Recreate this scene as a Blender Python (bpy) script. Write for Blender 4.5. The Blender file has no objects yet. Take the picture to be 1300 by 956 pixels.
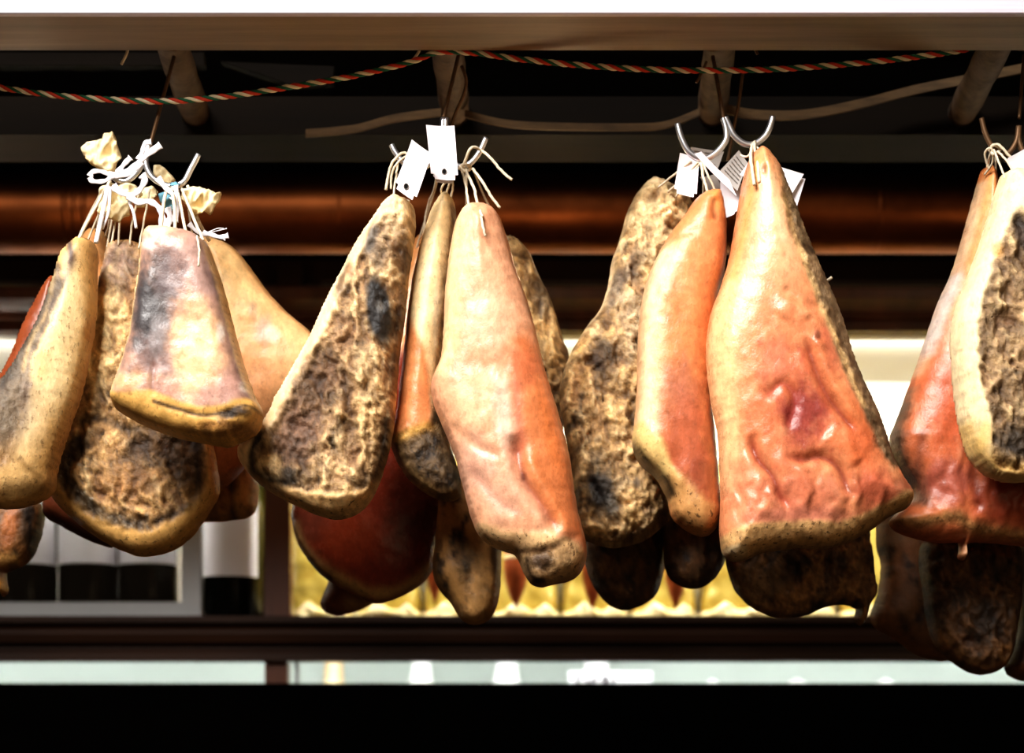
import bpy, math, random
import numpy as np
from mathutils import Vector

random.seed(7)
C = bpy.context.scene.collection
D = 2.4            # distance from the camera to the plane of the front hams
EYE = 1.60         # camera height
HZ = 1000.0        # row of the horizon in the photo frame (1300 x 956)

def at(px, py, Y=0.0):
    s = (D + Y) / 2400.0
    return Vector(((px - 650.0) * s, Y, EYE + (HZ - py) * s))

def lin(c):
    o = []
    for v in c[:3]:
        v = v / 255.0
        o.append(v / 12.92 if v <= 0.04045 else ((v + 0.055) / 1.055) ** 2.4)
    return tuple(o)

# ---------------------------------------------------------------- noise
_r = np.random.RandomState(11)
_P = _r.permutation(512); _P = np.concatenate([_P, _P, _P])
_A = _r.rand(1536) * 2 * np.pi
_GX, _GY = np.cos(_A), np.sin(_A)
def perlin(x, y):
    xi = np.floor(x).astype(int); yi = np.floor(y).astype(int)
    xf = x - xi; yf = y - yi
    u = xf ** 3 * (xf * (xf * 6 - 15) + 10); v = yf ** 3 * (yf * (yf * 6 - 15) + 10)
    def g(ix, iy, fx, fy):
        h = _P[(_P[ix % 512] + iy) % 512]
        return _GX[h] * fx + _GY[h] * fy
    a = g(xi, yi, xf, yf); b = g(xi + 1, yi, xf - 1, yf)
    c = g(xi, yi + 1, xf, yf - 1); d = g(xi + 1, yi + 1, xf - 1, yf - 1)
    return (a + u * (b - a)) * (1 - v) + (c + u * (d - c)) * v
def fbm(x, y, o=4, gain=.5):
    s = 0; a = 1.0; t = 0
    for i in range(o):
        s = s + a * perlin(x * 2 ** i + i * 17.3, y * 2 ** i + i * 9.1); t += a; a *= gain
    return s / t * 1.6
def ridged(x, y, o=4):
    s = 0; a = 1.0; t = 0
    for i in range(o):
        s = s + a * (1 - np.abs(perlin(x * 2 ** i + i * 7.7, y * 2 ** i + i * 3.1)) * 2.2); t += a; a *= .55
    return s / t
def sstep(a, b, x):
    t = np.clip((x - a) / (b - a + 1e-9), 0, 1); return t * t * (3 - 2 * t)

# ---------------------------------------------------------------- outlines
def catmull(pts, closed=True, seg=6.0):
    P = [np.array(p, float) for p in pts]; n = len(P); out = []
    rng = range(n) if closed else range(n - 1)
    for i in rng:
        if closed: p0, p1, p2, p3 = P[i - 1], P[i], P[(i + 1) % n], P[(i + 2) % n]
        else: p0, p1, p2, p3 = P[max(i - 1, 0)], P[i], P[i + 1], P[min(i + 2, n - 1)]
        k = max(2, int(np.linalg.norm(p2 - p1) / seg))
        for j in range(k):
            t = j / k
            out.append(0.5 * ((2 * p1) + (-p0 + p2) * t + (2 * p0 - 5 * p1 + 4 * p2 - p3) * t * t + (-p0 + 3 * p1 - 3 * p2 + p3) * t ** 3))
    if not closed: out.append(P[-1])
    return np.array(out)

def sdf(poly, X, Y):
    """signed distance (positive inside), nearest point"""
    A = poly; B = np.roll(poly, -1, 0)
    best = np.full(X.shape, 1e18); nx = np.zeros(X.shape); ny = np.zeros(X.shape); ins = np.zeros(X.shape, bool)
    for (ax, ay), (bx, by) in zip(A, B):
        dx, dy = bx - ax, by - ay; L = dx * dx + dy * dy + 1e-12
        t = np.clip(((X - ax) * dx + (Y - ay) * dy) / L, 0, 1)
        qx, qy = ax + t * dx, ay + t * dy
        q = (X - qx) ** 2 + (Y - qy) ** 2
        m = q < best
        best = np.where(m, q, best); nx = np.where(m, qx, nx); ny = np.where(m, qy, ny)
        if ay != by:
            c = ((ay > Y) != (by > Y)) & (X < dx * (Y - ay) / (by - ay) + ax)
            ins ^= c
    d = np.sqrt(best)
    return np.where(ins, d, -d), nx, ny

def ldist(pts, X, Y, par=False):
    P = np.array(pts, float); best = np.full(X.shape, 1e18); tt = np.zeros(X.shape); m_ = len(P) - 1; i_ = -1
    for (ax, ay), (bx, by) in zip(P[:-1], P[1:]):
        dx, dy = bx - ax, by - ay; L = dx * dx + dy * dy + 1e-12
        t = np.clip(((X - ax) * dx + (Y - ay) * dy) / L, 0, 1)
        q = (X - ax - t * dx) ** 2 + (Y - ay - t * dy) ** 2; i_ += 1
        tt = np.where(q < best, (i_ + t) / m_, tt); best = np.minimum(best, q)
    return (np.sqrt(best), tt) if par else np.sqrt(best)

# paint operations: colour, rough (flesh), speck (mould dots), gloss, h (millimetres towards the viewer)
def B(x, y, rx, ry, col=None, a=1, rot=0, n=.35, f=.6, **k): return dict(k, t='B', x=x, y=y, rx=rx, ry=ry, col=col, a=a, rot=rot, n=n, f=f)
def Pg(pts, col=None, a=1, f=8, n=.5, **k): return dict(k, t='P', pts=pts, col=col, a=a, f=f, n=n)
def Ln(pts, w, col=None, a=1, n=.3, **k): return dict(k, t='L', pts=pts, w=w, col=col, a=a, n=n)
def Rm(w, col=None, a=1, f=5, n=.5, inn=None, **k): return dict(k, t='R', w=w, col=col, a=a, f=f, n=n, inn=inn)
def Nz(col, s, lo, hi, a=1, inn=None, fl=0, rdg=0, **k): return dict(k, t='N', col=col, s=s, lo=lo, hi=hi, a=a, inn=inn, fl=fl, rdg=rdg)

def run_paint(ops, X, Y, d, base, seed):
    n = X.shape[0]
    col = np.tile(np.array(lin(base)), (n, 1)); rough = np.zeros(n); speck = np.zeros(n); gloss = np.zeros(n); H = np.zeros(n)
    for i, o in enumerate(ops):
        sx = seed * 3.7 + i * 5.3
        nz = fbm(X / 18 + sx, Y / 24 + sx, 6, .62)
        t = o['t']
        if t == 'B':
            c, s = math.cos(math.radians(o['rot'])), math.sin(math.radians(o['rot']))
            u = ((X - o['x']) * c + (Y - o['y']) * s) / o['rx']; v = (-(X - o['x']) * s + (Y - o['y']) * c) / o['ry']
            q = np.sqrt(u * u + v * v) + nz * o['n']
            m = 1 - sstep(1 - o['f'], 1 + o['f'] * .5, q)
        elif t == 'P':
            q, _, _ = sdf(catmull(o['pts']), X, Y)
            m = sstep(-o['f'], o['f'], q + nz * o['n'] * 14)
        elif t == 'L':
            q, tt = ldist(catmull(o['pts'], False), X, Y, True)
            m = np.exp(-(np.maximum(q + nz * o['n'] * o['w'], 0) / o['w']) ** 2)
            tp_ = np.minimum(sstep(-.02, .2, tt), sstep(-.02, .2, 1 - tt))
            if o.get('taper', abs(o.get('h', 0)) >= 4): m = m * tp_
        elif t == 'R':
            m = 1 - sstep(o['w'] - o['f'], o['w'] + o['f'], d + nz * o['n'] * 14)
        else:
            s = o['s']; s = s if isinstance(s, tuple) else (s, s)
            q = ridged(X / s[0] + sx, Y / s[1] - sx, 4) if o['rdg'] else fbm(X / s[0] + sx, Y / s[1] - sx, 5, .6)
            m = sstep(o['lo'], o['hi'], q)
        if t in 'RN' and o['inn'] is not None:
            q, _, _ = sdf(catmull(o['inn']), X, Y); m = m * sstep(-8, 8, q + nz * 8)
        if t == 'N' and o['fl']: m = m * rough
        if o['col'] is not None:
            w = (m * o['a'])[:, None]; col = col * (1 - w) + np.array(lin(o['col'])) * w
        if 'rough' in o: rough = rough * (1 - m) + o['rough'] * m
        if 'speck' in o: speck = speck * (1 - m) + o['speck'] * m
        if 'gloss' in o: gloss = gloss * (1 - m) + o['gloss'] * m
        if 'h' in o:
            if t == 'L': hm = np.exp(-(q / (o['w'] * o.get('hw', 1.7))) ** 2) * tp_
            else: hm = m
            H = H + hm * o['h']
    return col, rough, speck, gloss, H

def link(name, me, mat=None, parent=None):
    o = bpy.data.objects.new(name, me); C.objects.link(o)
    if mat is not None: me.materials.append(mat)
    if parent is not None: o.parent = parent
    return o
def tag(o, label, cat=None, group=None, kind=None):
    if label: o['label'] = label
    if cat: o['category'] = cat
    if group: o['group'] = group
    if kind: o['kind'] = kind
    return o

def pillow(name, outline, Y, Tf, Tb, R=None, p=2.5, step=2.4, ops=(), base=(200, 180, 150), seed=1, mat=None, parent=None,
           smooth=True, lump=2.0, lsc=45, flesh=5.0, tilt=(0, 0), wrk=None, origin=None, wobble=1.0, both=0.0, shift=None):
    """closed rounded body whose outline (front view, photo pixels) lies in the plane Y"""
    poly = catmull(outline) if smooth else np.array(outline, float)
    if wobble:
        poly = poly + np.stack([fbm(poly[:, 0] / 9 + seed, poly[:, 1] / 9, 3), fbm(poly[:, 0] / 9, poly[:, 1] / 9 + seed * 2, 3)], 1) * wobble
    x0, y0 = poly.min(0) - step; x1, y1 = poly.max(0) + step
    gx = np.arange(x0, x1 + step, step); gy = np.arange(y0, y1 + step, step)
    GX, GY = np.meshgrid(gx, gy)
    d, nx, ny = sdf(poly, GX, GY)
    ins = d > .4 * step
    q = ins[:-1, :-1] & ins[1:, :-1] & ins[:-1, 1:] & ins[1:, 1:]
    W = GX.shape[1]
    idx = np.arange(GX.size).reshape(GX.shape)
    quads = np.stack([idx[:-1, :-1][q], idx[:-1, 1:][q], idx[1:, 1:][q], idx[1:, :-1][q]], 1)
    used = np.unique(quads)
    # border vertices = fewer than four quads around
    cnt = np.bincount(quads.ravel(), minlength=GX.size)
    bd = (cnt > 0) & (cnt < 4)
    X = GX.ravel().copy(); Z = GY.ravel().copy(); dd = d.ravel().copy()
    X[bd] = nx.ravel()[bd]; Z[bd] = ny.ravel()[bd]; dd[bd] = 0
    remap = -np.ones(GX.size, int); remap[used] = np.arange(len(used))
    X = X[used]; Z = Z[used]; dd = dd[used]; isb = bd[used]; nF = len(used)
    if R is None: R = dd.max()
    t = np.clip(dd / R, 0, 1); prof = (1 - (1 - t) ** p) ** (1 / p)
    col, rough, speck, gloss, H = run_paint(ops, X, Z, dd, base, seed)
    col = np.clip(col, 0, 1) ** 1.17
    fib = .6 * fbm(X / 3.2 + seed, Z / 11 + seed, 3) + .6 * fbm(X / 5 + seed, Z / 5, 3)
    col = col * np.clip(1 + (.16 + .26 * rough) * fib, .3, 1.6)[:, None]
    speck = np.maximum(speck, .22)
    lum_ = (col @ np.array([.3, .55, .15]))[:, None]; col = col * .88 + lum_ * .12 * np.array([1.08, 1.0, .82])
    col = col * np.array([.985, .955, .85])
    e = np.clip(dd / 10, 0, 1)
    low = fbm(X / lsc + seed * 1.3, Z / lsc - seed, 3) * lump
    wx_ = X + fbm(X / 40 + seed, Z / 40, 3) * 16; wz_ = Z + fbm(X / 40, Z / 40 + seed, 3) * 16
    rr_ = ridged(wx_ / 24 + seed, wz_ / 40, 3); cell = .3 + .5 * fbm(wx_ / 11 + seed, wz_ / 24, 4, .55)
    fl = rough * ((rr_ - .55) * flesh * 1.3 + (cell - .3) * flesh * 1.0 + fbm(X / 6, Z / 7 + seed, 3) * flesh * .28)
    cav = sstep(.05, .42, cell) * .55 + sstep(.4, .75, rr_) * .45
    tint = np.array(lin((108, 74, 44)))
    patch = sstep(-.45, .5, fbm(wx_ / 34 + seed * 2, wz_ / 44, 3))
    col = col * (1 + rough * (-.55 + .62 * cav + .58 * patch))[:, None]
    cw = (rough * (1 - cav) * .7)[:, None]; col = col * (1 - cw) + col * tint * 1.9 * cw  # hollows of the flesh darkened in the colour, like shade in crevices
    if wrk is not None: low = low + wrk(X, Z)
    hf = (H + low + fl) * .001 * e
    hb = (fbm(X / lsc + 31, Z / lsc + seed, 3) * lump * 1.5) * .001 * e
    crum = 0
    if both: crum = (np.abs(perlin((X + Z * .6) / 13 + seed, (Z - X * .4) / 30)) * 1.6 + .5 * np.abs(perlin(X / 9, (Z + X) / 16 + seed)) - .3) * both * .001
    s = (D + Y) / 2400.0
    cx, cy = poly.mean(0)
    ty = tilt[0] * (X - cx) + tilt[1] * (Z - cy)
    if shift is not None: ty = ty + shift(X, Z)
    yF = Y - Tf * prof - hf + crum + ty; yB = Y + Tb * prof + hb + crum + ty
    org = at(origin[0], origin[1], Y) if origin else at(cx, cy, Y)
    if parent is not None: org = Vector(parent.location)
    wx = (X - 650) * s - org.x; wz = EYE + (HZ - Z) * s - org.z
    F = np.stack([wx, yF - org.y, wz], 1)
    inner = np.where(~isb)[0]
    Bk = np.stack([wx[inner], (yB - org.y)[inner], wz[inner]], 1)
    bm_ = np.arange(nF); bm_[inner] = nF + np.arange(len(inner))
    f1 = remap[quads]; f2 = bm_[remap[quads]][:, ::-1]
    V = np.concatenate([F, Bk]); Q = np.concatenate([f1, f2])
    # front faces should look towards -Y
    Q = Q[:, ::1]
    me = bpy.data.meshes.new(name)
    me.vertices.add(len(V)); me.vertices.foreach_set('co', V.astype(np.float32).ravel())
    me.loops.add(len(Q) * 4); me.loops.foreach_set('vertex_index', Q.astype(np.int32).ravel())
    me.polygons.add(len(Q)); me.polygons.foreach_set('loop_start', (np.arange(len(Q)) * 4).astype(np.int32))
    me.polygons.foreach_set('use_smooth', np.ones(len(Q), bool))
    me.update(calc_edges=True); me.validate()
    def four(a, b, c2): return np.stack([a, b, c2, np.ones_like(a)], 1)
    cF = np.concatenate([col, np.ones((nF, 1))], 1); mF = four(rough, speck, gloss)
    ca = me.attributes.new('Col', 'FLOAT_COLOR', 'POINT'); ca.data.foreach_set('color', np.concatenate([cF, cF[inner]]).astype(np.float32).ravel())
    ma = me.attributes.new('Msk', 'FLOAT_COLOR', 'POINT'); ma.data.foreach_set('color', np.concatenate([mF, mF[inner]]).astype(np.float32).ravel())
    o = link(name, me, mat, parent)
    if parent is None: o.location = org
    return o

# ---------------------------------------------------------------- other mesh builders
def mesh(name, V, Fc, mat=None, parent=None, smooth=False, loc=None):
    me = bpy.data.meshes.new(name)
    off = Vector(loc) if loc is not None else Vector((0, 0, 0))
    if parent is not None: off = Vector(parent.location)
    me.from_pydata([tuple(Vector(v) - off) for v in V], [], Fc); me.update()
    if smooth: me.polygons.foreach_set('use_smooth', [True] * len(me.polygons))
    o = link(name, me, mat, parent)
    if parent is None: o.location = off
    return o
class MB:
    def __init__(s): s.V = []; s.F = []
    def box(s, a, b):
        x0, y0, z0 = a; x1, y1, z1 = b; n = len(s.V)
        s.V += [(x0, y0, z0), (x1, y0, z0), (x1, y1, z0), (x0, y1, z0), (x0, y0, z1), (x1, y0, z1), (x1, y1, z1), (x0, y1, z1)]
        s.F += [tuple(n + i for i in f) for f in ((0, 3, 2, 1), (4, 5, 6, 7), (0, 1, 5, 4), (1, 2, 6, 5), (2, 3, 7, 6), (3, 0, 4, 7))]
        return s
    def tube(s, pts, r, k=10, flat=1.0, cap=True, twist=0):
        pts = [Vector(p) for p in pts]; n0 = len(s.V); m = len(pts)
        rs = r if isinstance(r, (list, tuple)) else [r] * m
        up = Vector((0, 1, 0)); prev = None
        for i, p in enumerate(pts):
            t = (pts[min(i + 1, m - 1)] - pts[max(i - 1, 0)]).normalized()
            if prev is None:
                a = t.cross(up)
                if a.length < 1e-3: a = t.cross(Vector((1, 0, 0)))
            else: a = prev - t * prev.dot(t)
            a.normalize(); prev = a; b = t.cross(a)
            for j in range(k):
                w = 2 * math.pi * j / k
                s.V.append(tuple(p + a * math.cos(w) * rs[i] + b * math.sin(w) * rs[i] * flat))
        for i in range(m - 1):
            for j in range(k):
                a0 = n0 + i * k + j; a1 = n0 + i * k + (j + 1) % k
                s.F.append((a0, a1, a1 + k, a0 + k))
        if cap:
            s.F.append(tuple(n0 + j for j in range(k))[::-1]); s.F.append(tuple(n0 + (m - 1) * k + j for j in range(k)))
        return s
    def lathe(s, prof, c, k=28):
        n0 = len(s.V); m = len(prof)
        for r, z in prof:
            for j in range(k):
                w = 2 * math.pi * j / k
                s.V.append((c[0] + r * math.cos(w), c[1] + r * math.sin(w), c[2] + z))
        for i in range(m - 1):
            for j in range(k):
                a0 = n0 + i * k + j; a1 = n0 + i * k + (j + 1) % k
                s.F.append((a0, a1, a1 + k, a0 + k))
        s.F.append(tuple(n0 + j for j in range(k))[::-1]); s.F.append(tuple(n0 + (m - 1) * k + j for j in range(k)))
        return s
    def prism(s, prof, x0, x1):
        """profile in (y, z) swept along x"""
        n0 = len(s.V); m = len(prof)
        for x in (x0, x1):
            for y, z in prof: s.V.append((x, y, z))
        for j in range(m):
            a = n0 + j; b = n0 + (j + 1) % m
            s.F.append((a, b, b + m, a + m))
        s.F.append(tuple(n0 + j for j in range(m))[::-1]); s.F.append(tuple(n0 + m + j for j in range(m)))
        return s
    def build(s, name, mat, parent=None, smooth=False, loc=None): return mesh(name, s.V, s.F, mat, parent, smooth, loc)

def spl(pts, k=6):
    P = [Vector(p) for p in pts]; out = []; n = len(P)
    for i in range(n - 1):
        p0, p1, p2, p3 = P[max(i - 1, 0)], P[i], P[i + 1], P[min(i + 2, n - 1)]
        for j in range(k):
            t = j / k
            out.append(0.5 * ((2 * p1) + (p2 - p0) * t + (2 * p0 - 5 * p1 + 4 * p2 - p3) * t * t + (3 * p1 - p0 - 3 * p2 + p3) * t ** 3))
    out.append(P[-1]); return out
def pix(pts, Y=0.0):
    return [at(p[0], p[1], p[2] if len(p) > 2 else Y) for p in pts]
def empty(name, loc):
    o = bpy.data.objects.new(name, None); C.objects.link(o); o.location = loc; o.empty_display_size = .05
    return o

# ---------------------------------------------------------------- materials
def newmat(name):
    m = bpy.data.materials.new(name); m.use_nodes = True
    nt = m.node_tree; b = nt.nodes['Principled BSDF']; return m, nt, b
def nd(nt, t, **k):
    n = nt.nodes.new(t)
    for a, v in k.items():
        if a in n.inputs: n.inputs[a].default_value = v
        else: setattr(n, a, v)
    return n
def simple(name, col, rough=.6, metal=0, spec=.5, var=.15, scale=30, bump=.0, stretch=(1, 1, 1), col2=None, emit=None, es=0, trans=0, alpha=1, coat=0):
    m, nt, b = newmat(name); L = nt.links
    tc = nd(nt, 'ShaderNodeTexCoord'); mp = nd(nt, 'ShaderNodeMapping'); mp.inputs['Scale'].default_value = stretch
    L.new(tc.outputs['Object'], mp.inputs['Vector'])
    no = nd(nt, 'ShaderNodeTexNoise', Scale=scale, Detail=6.0, Roughness=.6); L.new(mp.outputs[0], no.inputs['Vector'])
    mx = nd(nt, 'ShaderNodeMix', data_type='RGBA')
    c1 = lin(col); c2 = lin(col2) if col2 else tuple(c * (1 - var) for c in c1)
    mx.inputs[6].default_value = (*c1, 1); mx.inputs[7].default_value = (*c2, 1)
    rp = nd(nt, 'ShaderNodeMapRange'); rp.inputs[1].default_value = .35; rp.inputs[2].default_value = .68
    L.new(no.outputs[0], rp.inputs[0]); L.new(rp.outputs[0], mx.inputs[0]); L.new(mx.outputs[2], b.inputs['Base Color'])
    b.inputs['Roughness'].default_value = rough; b.inputs['Metallic'].default_value = metal
    b.inputs['Specular IOR Level'].default_value = spec
    b.inputs['Transmission Weight'].default_value = trans; b.inputs['Alpha'].default_value = alpha
    b.inputs['Coat Weight'].default_value = coat
    if emit: b.inputs['Emission Color'].default_value = (*lin(emit), 1); b.inputs['Emission Strength'].default_value = es
    if bump:
        bp = nd(nt, 'ShaderNodeBump', Strength=bump, Distance=.003); L.new(no.outputs[0], bp.inputs['Height']); L.new(bp.outputs[0], b.inputs['Normal'])
    return m

def ham_material():
    m, nt, b = newmat('cured meat'); L = nt.links
    ac = nd(nt, 'ShaderNodeAttribute', attribute_name='Col'); am = nd(nt, 'ShaderNodeAttribute', attribute_name='Msk')
    sp = nd(nt, 'ShaderNodeSeparateColor'); L.new(am.outputs['Color'], sp.inputs[0])
    tc = nd(nt, 'ShaderNodeTexCoord')
    mp = nd(nt, 'ShaderNodeMapping'); mp.inputs['Scale'].default_value = (1, 1, .75); L.new(tc.outputs['Object'], mp.inputs[0])
    n1 = nd(nt, 'ShaderNodeTexNoise', Scale=75.0, Detail=8.0, Roughness=.68); L.new(mp.outputs[0], n1.inputs['Vector'])
    n2 = nd(nt, 'ShaderNodeTexNoise', Scale=170.0, Detail=5.0, Roughness=.62); L.new(mp.outputs[0], n2.inputs['Vector'])
    n3 = nd(nt, 'ShaderNodeTexNoise', Scale=330.0, Detail=2.0); L.new(tc.outputs['Object'], n3.inputs['Vector'])
    def rng(src, a, bb, c, dd):
        r = nd(nt, 'ShaderNodeMapRange'); r.inputs[1].default_value = a; r.inputs[2].default_value = bb; r.inputs[3].default_value = c; r.inputs[4].default_value = dd
        L.new(src, r.inputs[0]); return r.outputs[0]
    def mth(op, x, y):
        q = nd(nt, 'ShaderNodeMath', operation=op)
        for i, v in enumerate((x, y)):
            if isinstance(v, (int, float)): q.inputs[i].default_value = v
            else: L.new(v, q.inputs[i])
        return q.outputs[0]
    rough, speck, gloss = sp.outputs[0], sp.outputs[1], sp.outputs[2]
    # brightness mottle: strong on flesh, gentle on skin
    mott_f = rng(n1.outputs[0], .33, .68, .5, 1.3); mott_s = rng(n1.outputs[0], .32, .68, .74, 1.14)
    mixm = nd(nt, 'ShaderNodeMix'); L.new(rough, mixm.inputs[0]); L.new(mott_s, mixm.inputs[2]); L.new(mott_f, mixm.inputs[3])
    vm = nd(nt, 'ShaderNodeVectorMath', operation='SCALE'); L.new(ac.outputs['Color'], vm.inputs[0]); L.new(mixm.outputs[0], vm.inputs['Scale'])
    # mould dots
    dots = mth('MULTIPLY', rng(n2.outputs[0], .57, .66, 0, 1), speck)
    mx = nd(nt, 'ShaderNodeMix', data_type='RGBA'); L.new(mth('MULTIPLY', dots, .8), mx.inputs[0]); L.new(vm.outputs[0], mx.inputs[6]); mx.inputs[7].default_value = (*lin((72, 50, 30)), 1)
    L.new(mx.outputs[2], b.inputs['Base Color'])
    ro = mth('SUBTRACT', rng(n1.outputs[0], .3, .7, .42, .62), mth('MULTIPLY', gloss, .3)); L.new(ro, b.inputs['Roughness'])
    b.inputs['Specular IOR Level'].default_value = .42
    b.inputs['Subsurface Weight'].default_value = .06; b.inputs['Subsurface Radius'].default_value = (.02, .008, .004); b.inputs['Subsurface Scale'].default_value = .3
    b1 = nd(nt, 'ShaderNodeBump', Distance=.004); L.new(n1.outputs[0], b1.inputs['Height']); L.new(rng(rough, 0, 1, .22, .9), b1.inputs['Strength'])
    b2 = nd(nt, 'ShaderNodeBump', Distance=.0014); L.new(n2.outputs[0], b2.inputs['Height']); L.new(rng(rough, 0, 1, .4, .9), b2.inputs['Strength']); L.new(b1.outputs[0], b2.inputs['Normal'])
    L.new(b2.outputs[0], b.inputs['Normal'])
    L.new(mth('MULTIPLY', gloss, .32), b.inputs['Coat Weight']); b.inputs['Coat Roughness'].default_value = .28; b.inputs['Coat IOR'].default_value = 1.45; L.new(b2.outputs[0], b.inputs['Coat Normal'])
    return m
HAM = ham_material()
M_string = simple('natural string', (232, 218, 192), .9, var=.25, scale=200, bump=.4)
M_ribbon = simple('white cloth ribbon', (226, 222, 226), .85, var=.2, scale=90, bump=.25)
M_blue = simple('blue cloth', (110, 165, 185), .85, scale=80, bump=.3)
M_steel = simple('bright steel', (225, 228, 236), .28, metal=.9, var=.1, scale=40)
M_rust = simple('brown wire', (120, 92, 66), .5, metal=.6, var=.4, scale=60)
M_paper = simple('white card', (232, 226, 232), .7, var=.03, scale=20)
M_paperg = simple('grey printed card', (176, 170, 165), .75, var=.1, scale=60)
M_ink = simple('grey ink', (120, 112, 106), .8)
M_parch = simple('cream parchment', (246, 232, 196), .7, col2=(222, 196, 140), scale=28, bump=.5)
M_beam = simple('white painted wood', (206, 197, 206), .55, col2=(186, 176, 188), scale=14, stretch=(.15, 1, 2), bump=.15)
M_beamu = simple('bare brown plank', (136, 112, 84), .6, col2=(104, 83, 60), scale=16, stretch=(.12, 2, 2), bump=.1)
M_dark = simple('dark stained plank', (16, 12, 9), .8, spec=.15, col2=(8, 6, 5), scale=10, stretch=(.2, 1, 2))
M_rail = simple('dark brown rail', (28, 20, 12), .8, spec=.15, col2=(15, 11, 7), scale=10, stretch=(.15, 2, 2))
M_pipe = simple('rough brown bark pole', (110, 90, 70), .8, col2=(72, 57, 42), scale=40, bump=.5)
M_strap = simple('woven cane strap', (112, 88, 58), .8, col2=(78, 60, 38), scale=40, stretch=(.4, 1, 2), bump=.2)
M_copper = simple('polished copper', (150, 86, 46), .42, metal=1, col2=(92, 50, 26), scale=7, stretch=(.6, 1, 1), bump=.12)
M_wood = simple('red brown varnished wood', (56, 32, 17), .5, spec=.25, col2=(32, 18, 9), scale=9, stretch=(.15, 1.5, 1.5), bump=.05)
M_postw = simple('red brown varnished post', (104, 58, 34), .4, col2=(70, 38, 22), scale=9, stretch=(2, 1.5, .2), coat=.2)
M_wdark = simple('near black wood', (6, 5, 4), .9, col2=(4, 3, 3), scale=10, stretch=(.2, 1, 1), spec=0)
M_panel = simple('grey green panel', (150, 144, 124), .6, scale=8)
M_niche = simple('white cabinet lining', (240, 238, 230), .6, var=.04, scale=6)
M_pale = simple('pale green lining', (205, 214, 206), .5, var=.12, scale=4)
M_tube = simple('lit tube', (255, 255, 250), .4, emit=(255, 250, 238), es=8.0)
M_glass = simple('dark bottle glass', (5, 6, 4), .15, spec=.25, var=.3, scale=5)
M_cap = simple('dark bottle foil', (30, 20, 22), .35)
M_lab = simple('white bottle label', (238, 238, 246), .7, var=.03)
M_alu = simple('grey aluminium', (176, 178, 180), .4, metal=.4, var=.1, scale=20, stretch=(.3, 1, 1))
M_yel = simple('yellow cellophane', (206, 188, 104), .3, col2=(166, 140, 56), scale=22, bump=.6, spec=.6)
M_yelp = simple('crumpled pale film', (250, 240, 200), .25, col2=(240, 220, 150), scale=50, bump=.8)
M_pend = simple('orange brown casing', (176, 92, 48), .35, col2=(132, 60, 30), scale=30, bump=.2)
M_white = simple('white glazed bottle', (244, 242, 240), .35, var=.05)
M_beige = simple('beige glazed bottle', (222, 200, 160), .35, col2=(190, 150, 100), scale=10)
M_pane = simple('clear glass', (255, 255, 255), .02, var=0, trans=1)
M_olive = simple('olive glass', (70, 64, 20), .15, var=.3)
M_hair = simple('pale bristle', (235, 205, 175), .6)
M_red = simple('red cord strand', (214, 70, 44), .8, var=.2, scale=120, bump=.3)
M_wht = simple('white cord strand', (238, 226, 196), .8, var=.15, scale=120, bump=.3)
M_grn = simple('green cord strand', (34, 104, 74), .8, var=.3, scale=120, bump=.3)

# =====================================================================  SETTING
XW = 1.6
def zrow(py, Y): return EYE + (HZ - py) * (D + Y) / 2400.0
zb = zrow(20, -.14)
o = MB().box((-XW, -.137, zb), (XW, -.034, zb + .012)).build('trim_2', M_beamu); tag(o, 'bare brown plank under the white beam, spanning the whole top', kind='structure')
bm_ = MB(); bm_.prism([(-.1372, zb), (-.144, zb), (-.146, zb + .0015), (-.146, zb + .0065), (-.144, zb + .0085), (-.1415, zb + .0095), (-.1415, zb + .26), (-.04, zb + .26), (-.04, zb + .0122), (-.1372, zb + .0122)], -XW, XW)
o = bm_.build('trim_1', M_beam); tag(o, 'white painted beam running across the top edge', kind='structure')
# rear rail with pale front edge
zr = zrow(171, .31)
o = MB().box((-XW, .31, zr), (XW, .43, zr + .055)).build('trim_3', M_rail); tag(o, 'dark brown rear rail behind the hooks', kind='structure')
# dark ceiling of overlapping boards
cl = MB()
for k in range(9):
    y0 = -.03 + k * .185
    cl.box((-XW * 1.3, y0, 2.86 + (k % 2) * .012), (XW * 1.3, y0 + .18, 2.90))
o = cl.build('ceiling', M_dark); tag(o, 'dark board ceiling above the hanging rail', kind='structure')
o = MB().box((-2.0, 1.62, .8), (2.0, 1.66, 3.6)).build('wall_back', M_dark); tag(o, 'dark back wall behind the cabinet', kind='structure')

# batten and loose board
o = MB().box(at(-30, 83, .36), at(262, 73, .38)).build('batten', M_rail); tag(o, 'thin brown batten on the dark ceiling, at the upper left', 'batten')
V = pix([(280, 78, .36), (424, 84, .36), (422, 106, .36), (372, 108, .36), (330, 94, .36)]); V2 = [v + Vector((0, .02, 0)) for v in V]
n = len(V); F = [tuple(range(n)), tuple(range(n, 2 * n))[::-1]] + [(i, (i + 1) % n, n + (i + 1) % n, n + i)[::-1] for i in range(n)]
o = mesh('loose_board', V + V2, F, M_rail, loc=V[0]); tag(o, 'short tapering brown board offcut lying above the twisted cord', 'board')

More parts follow.
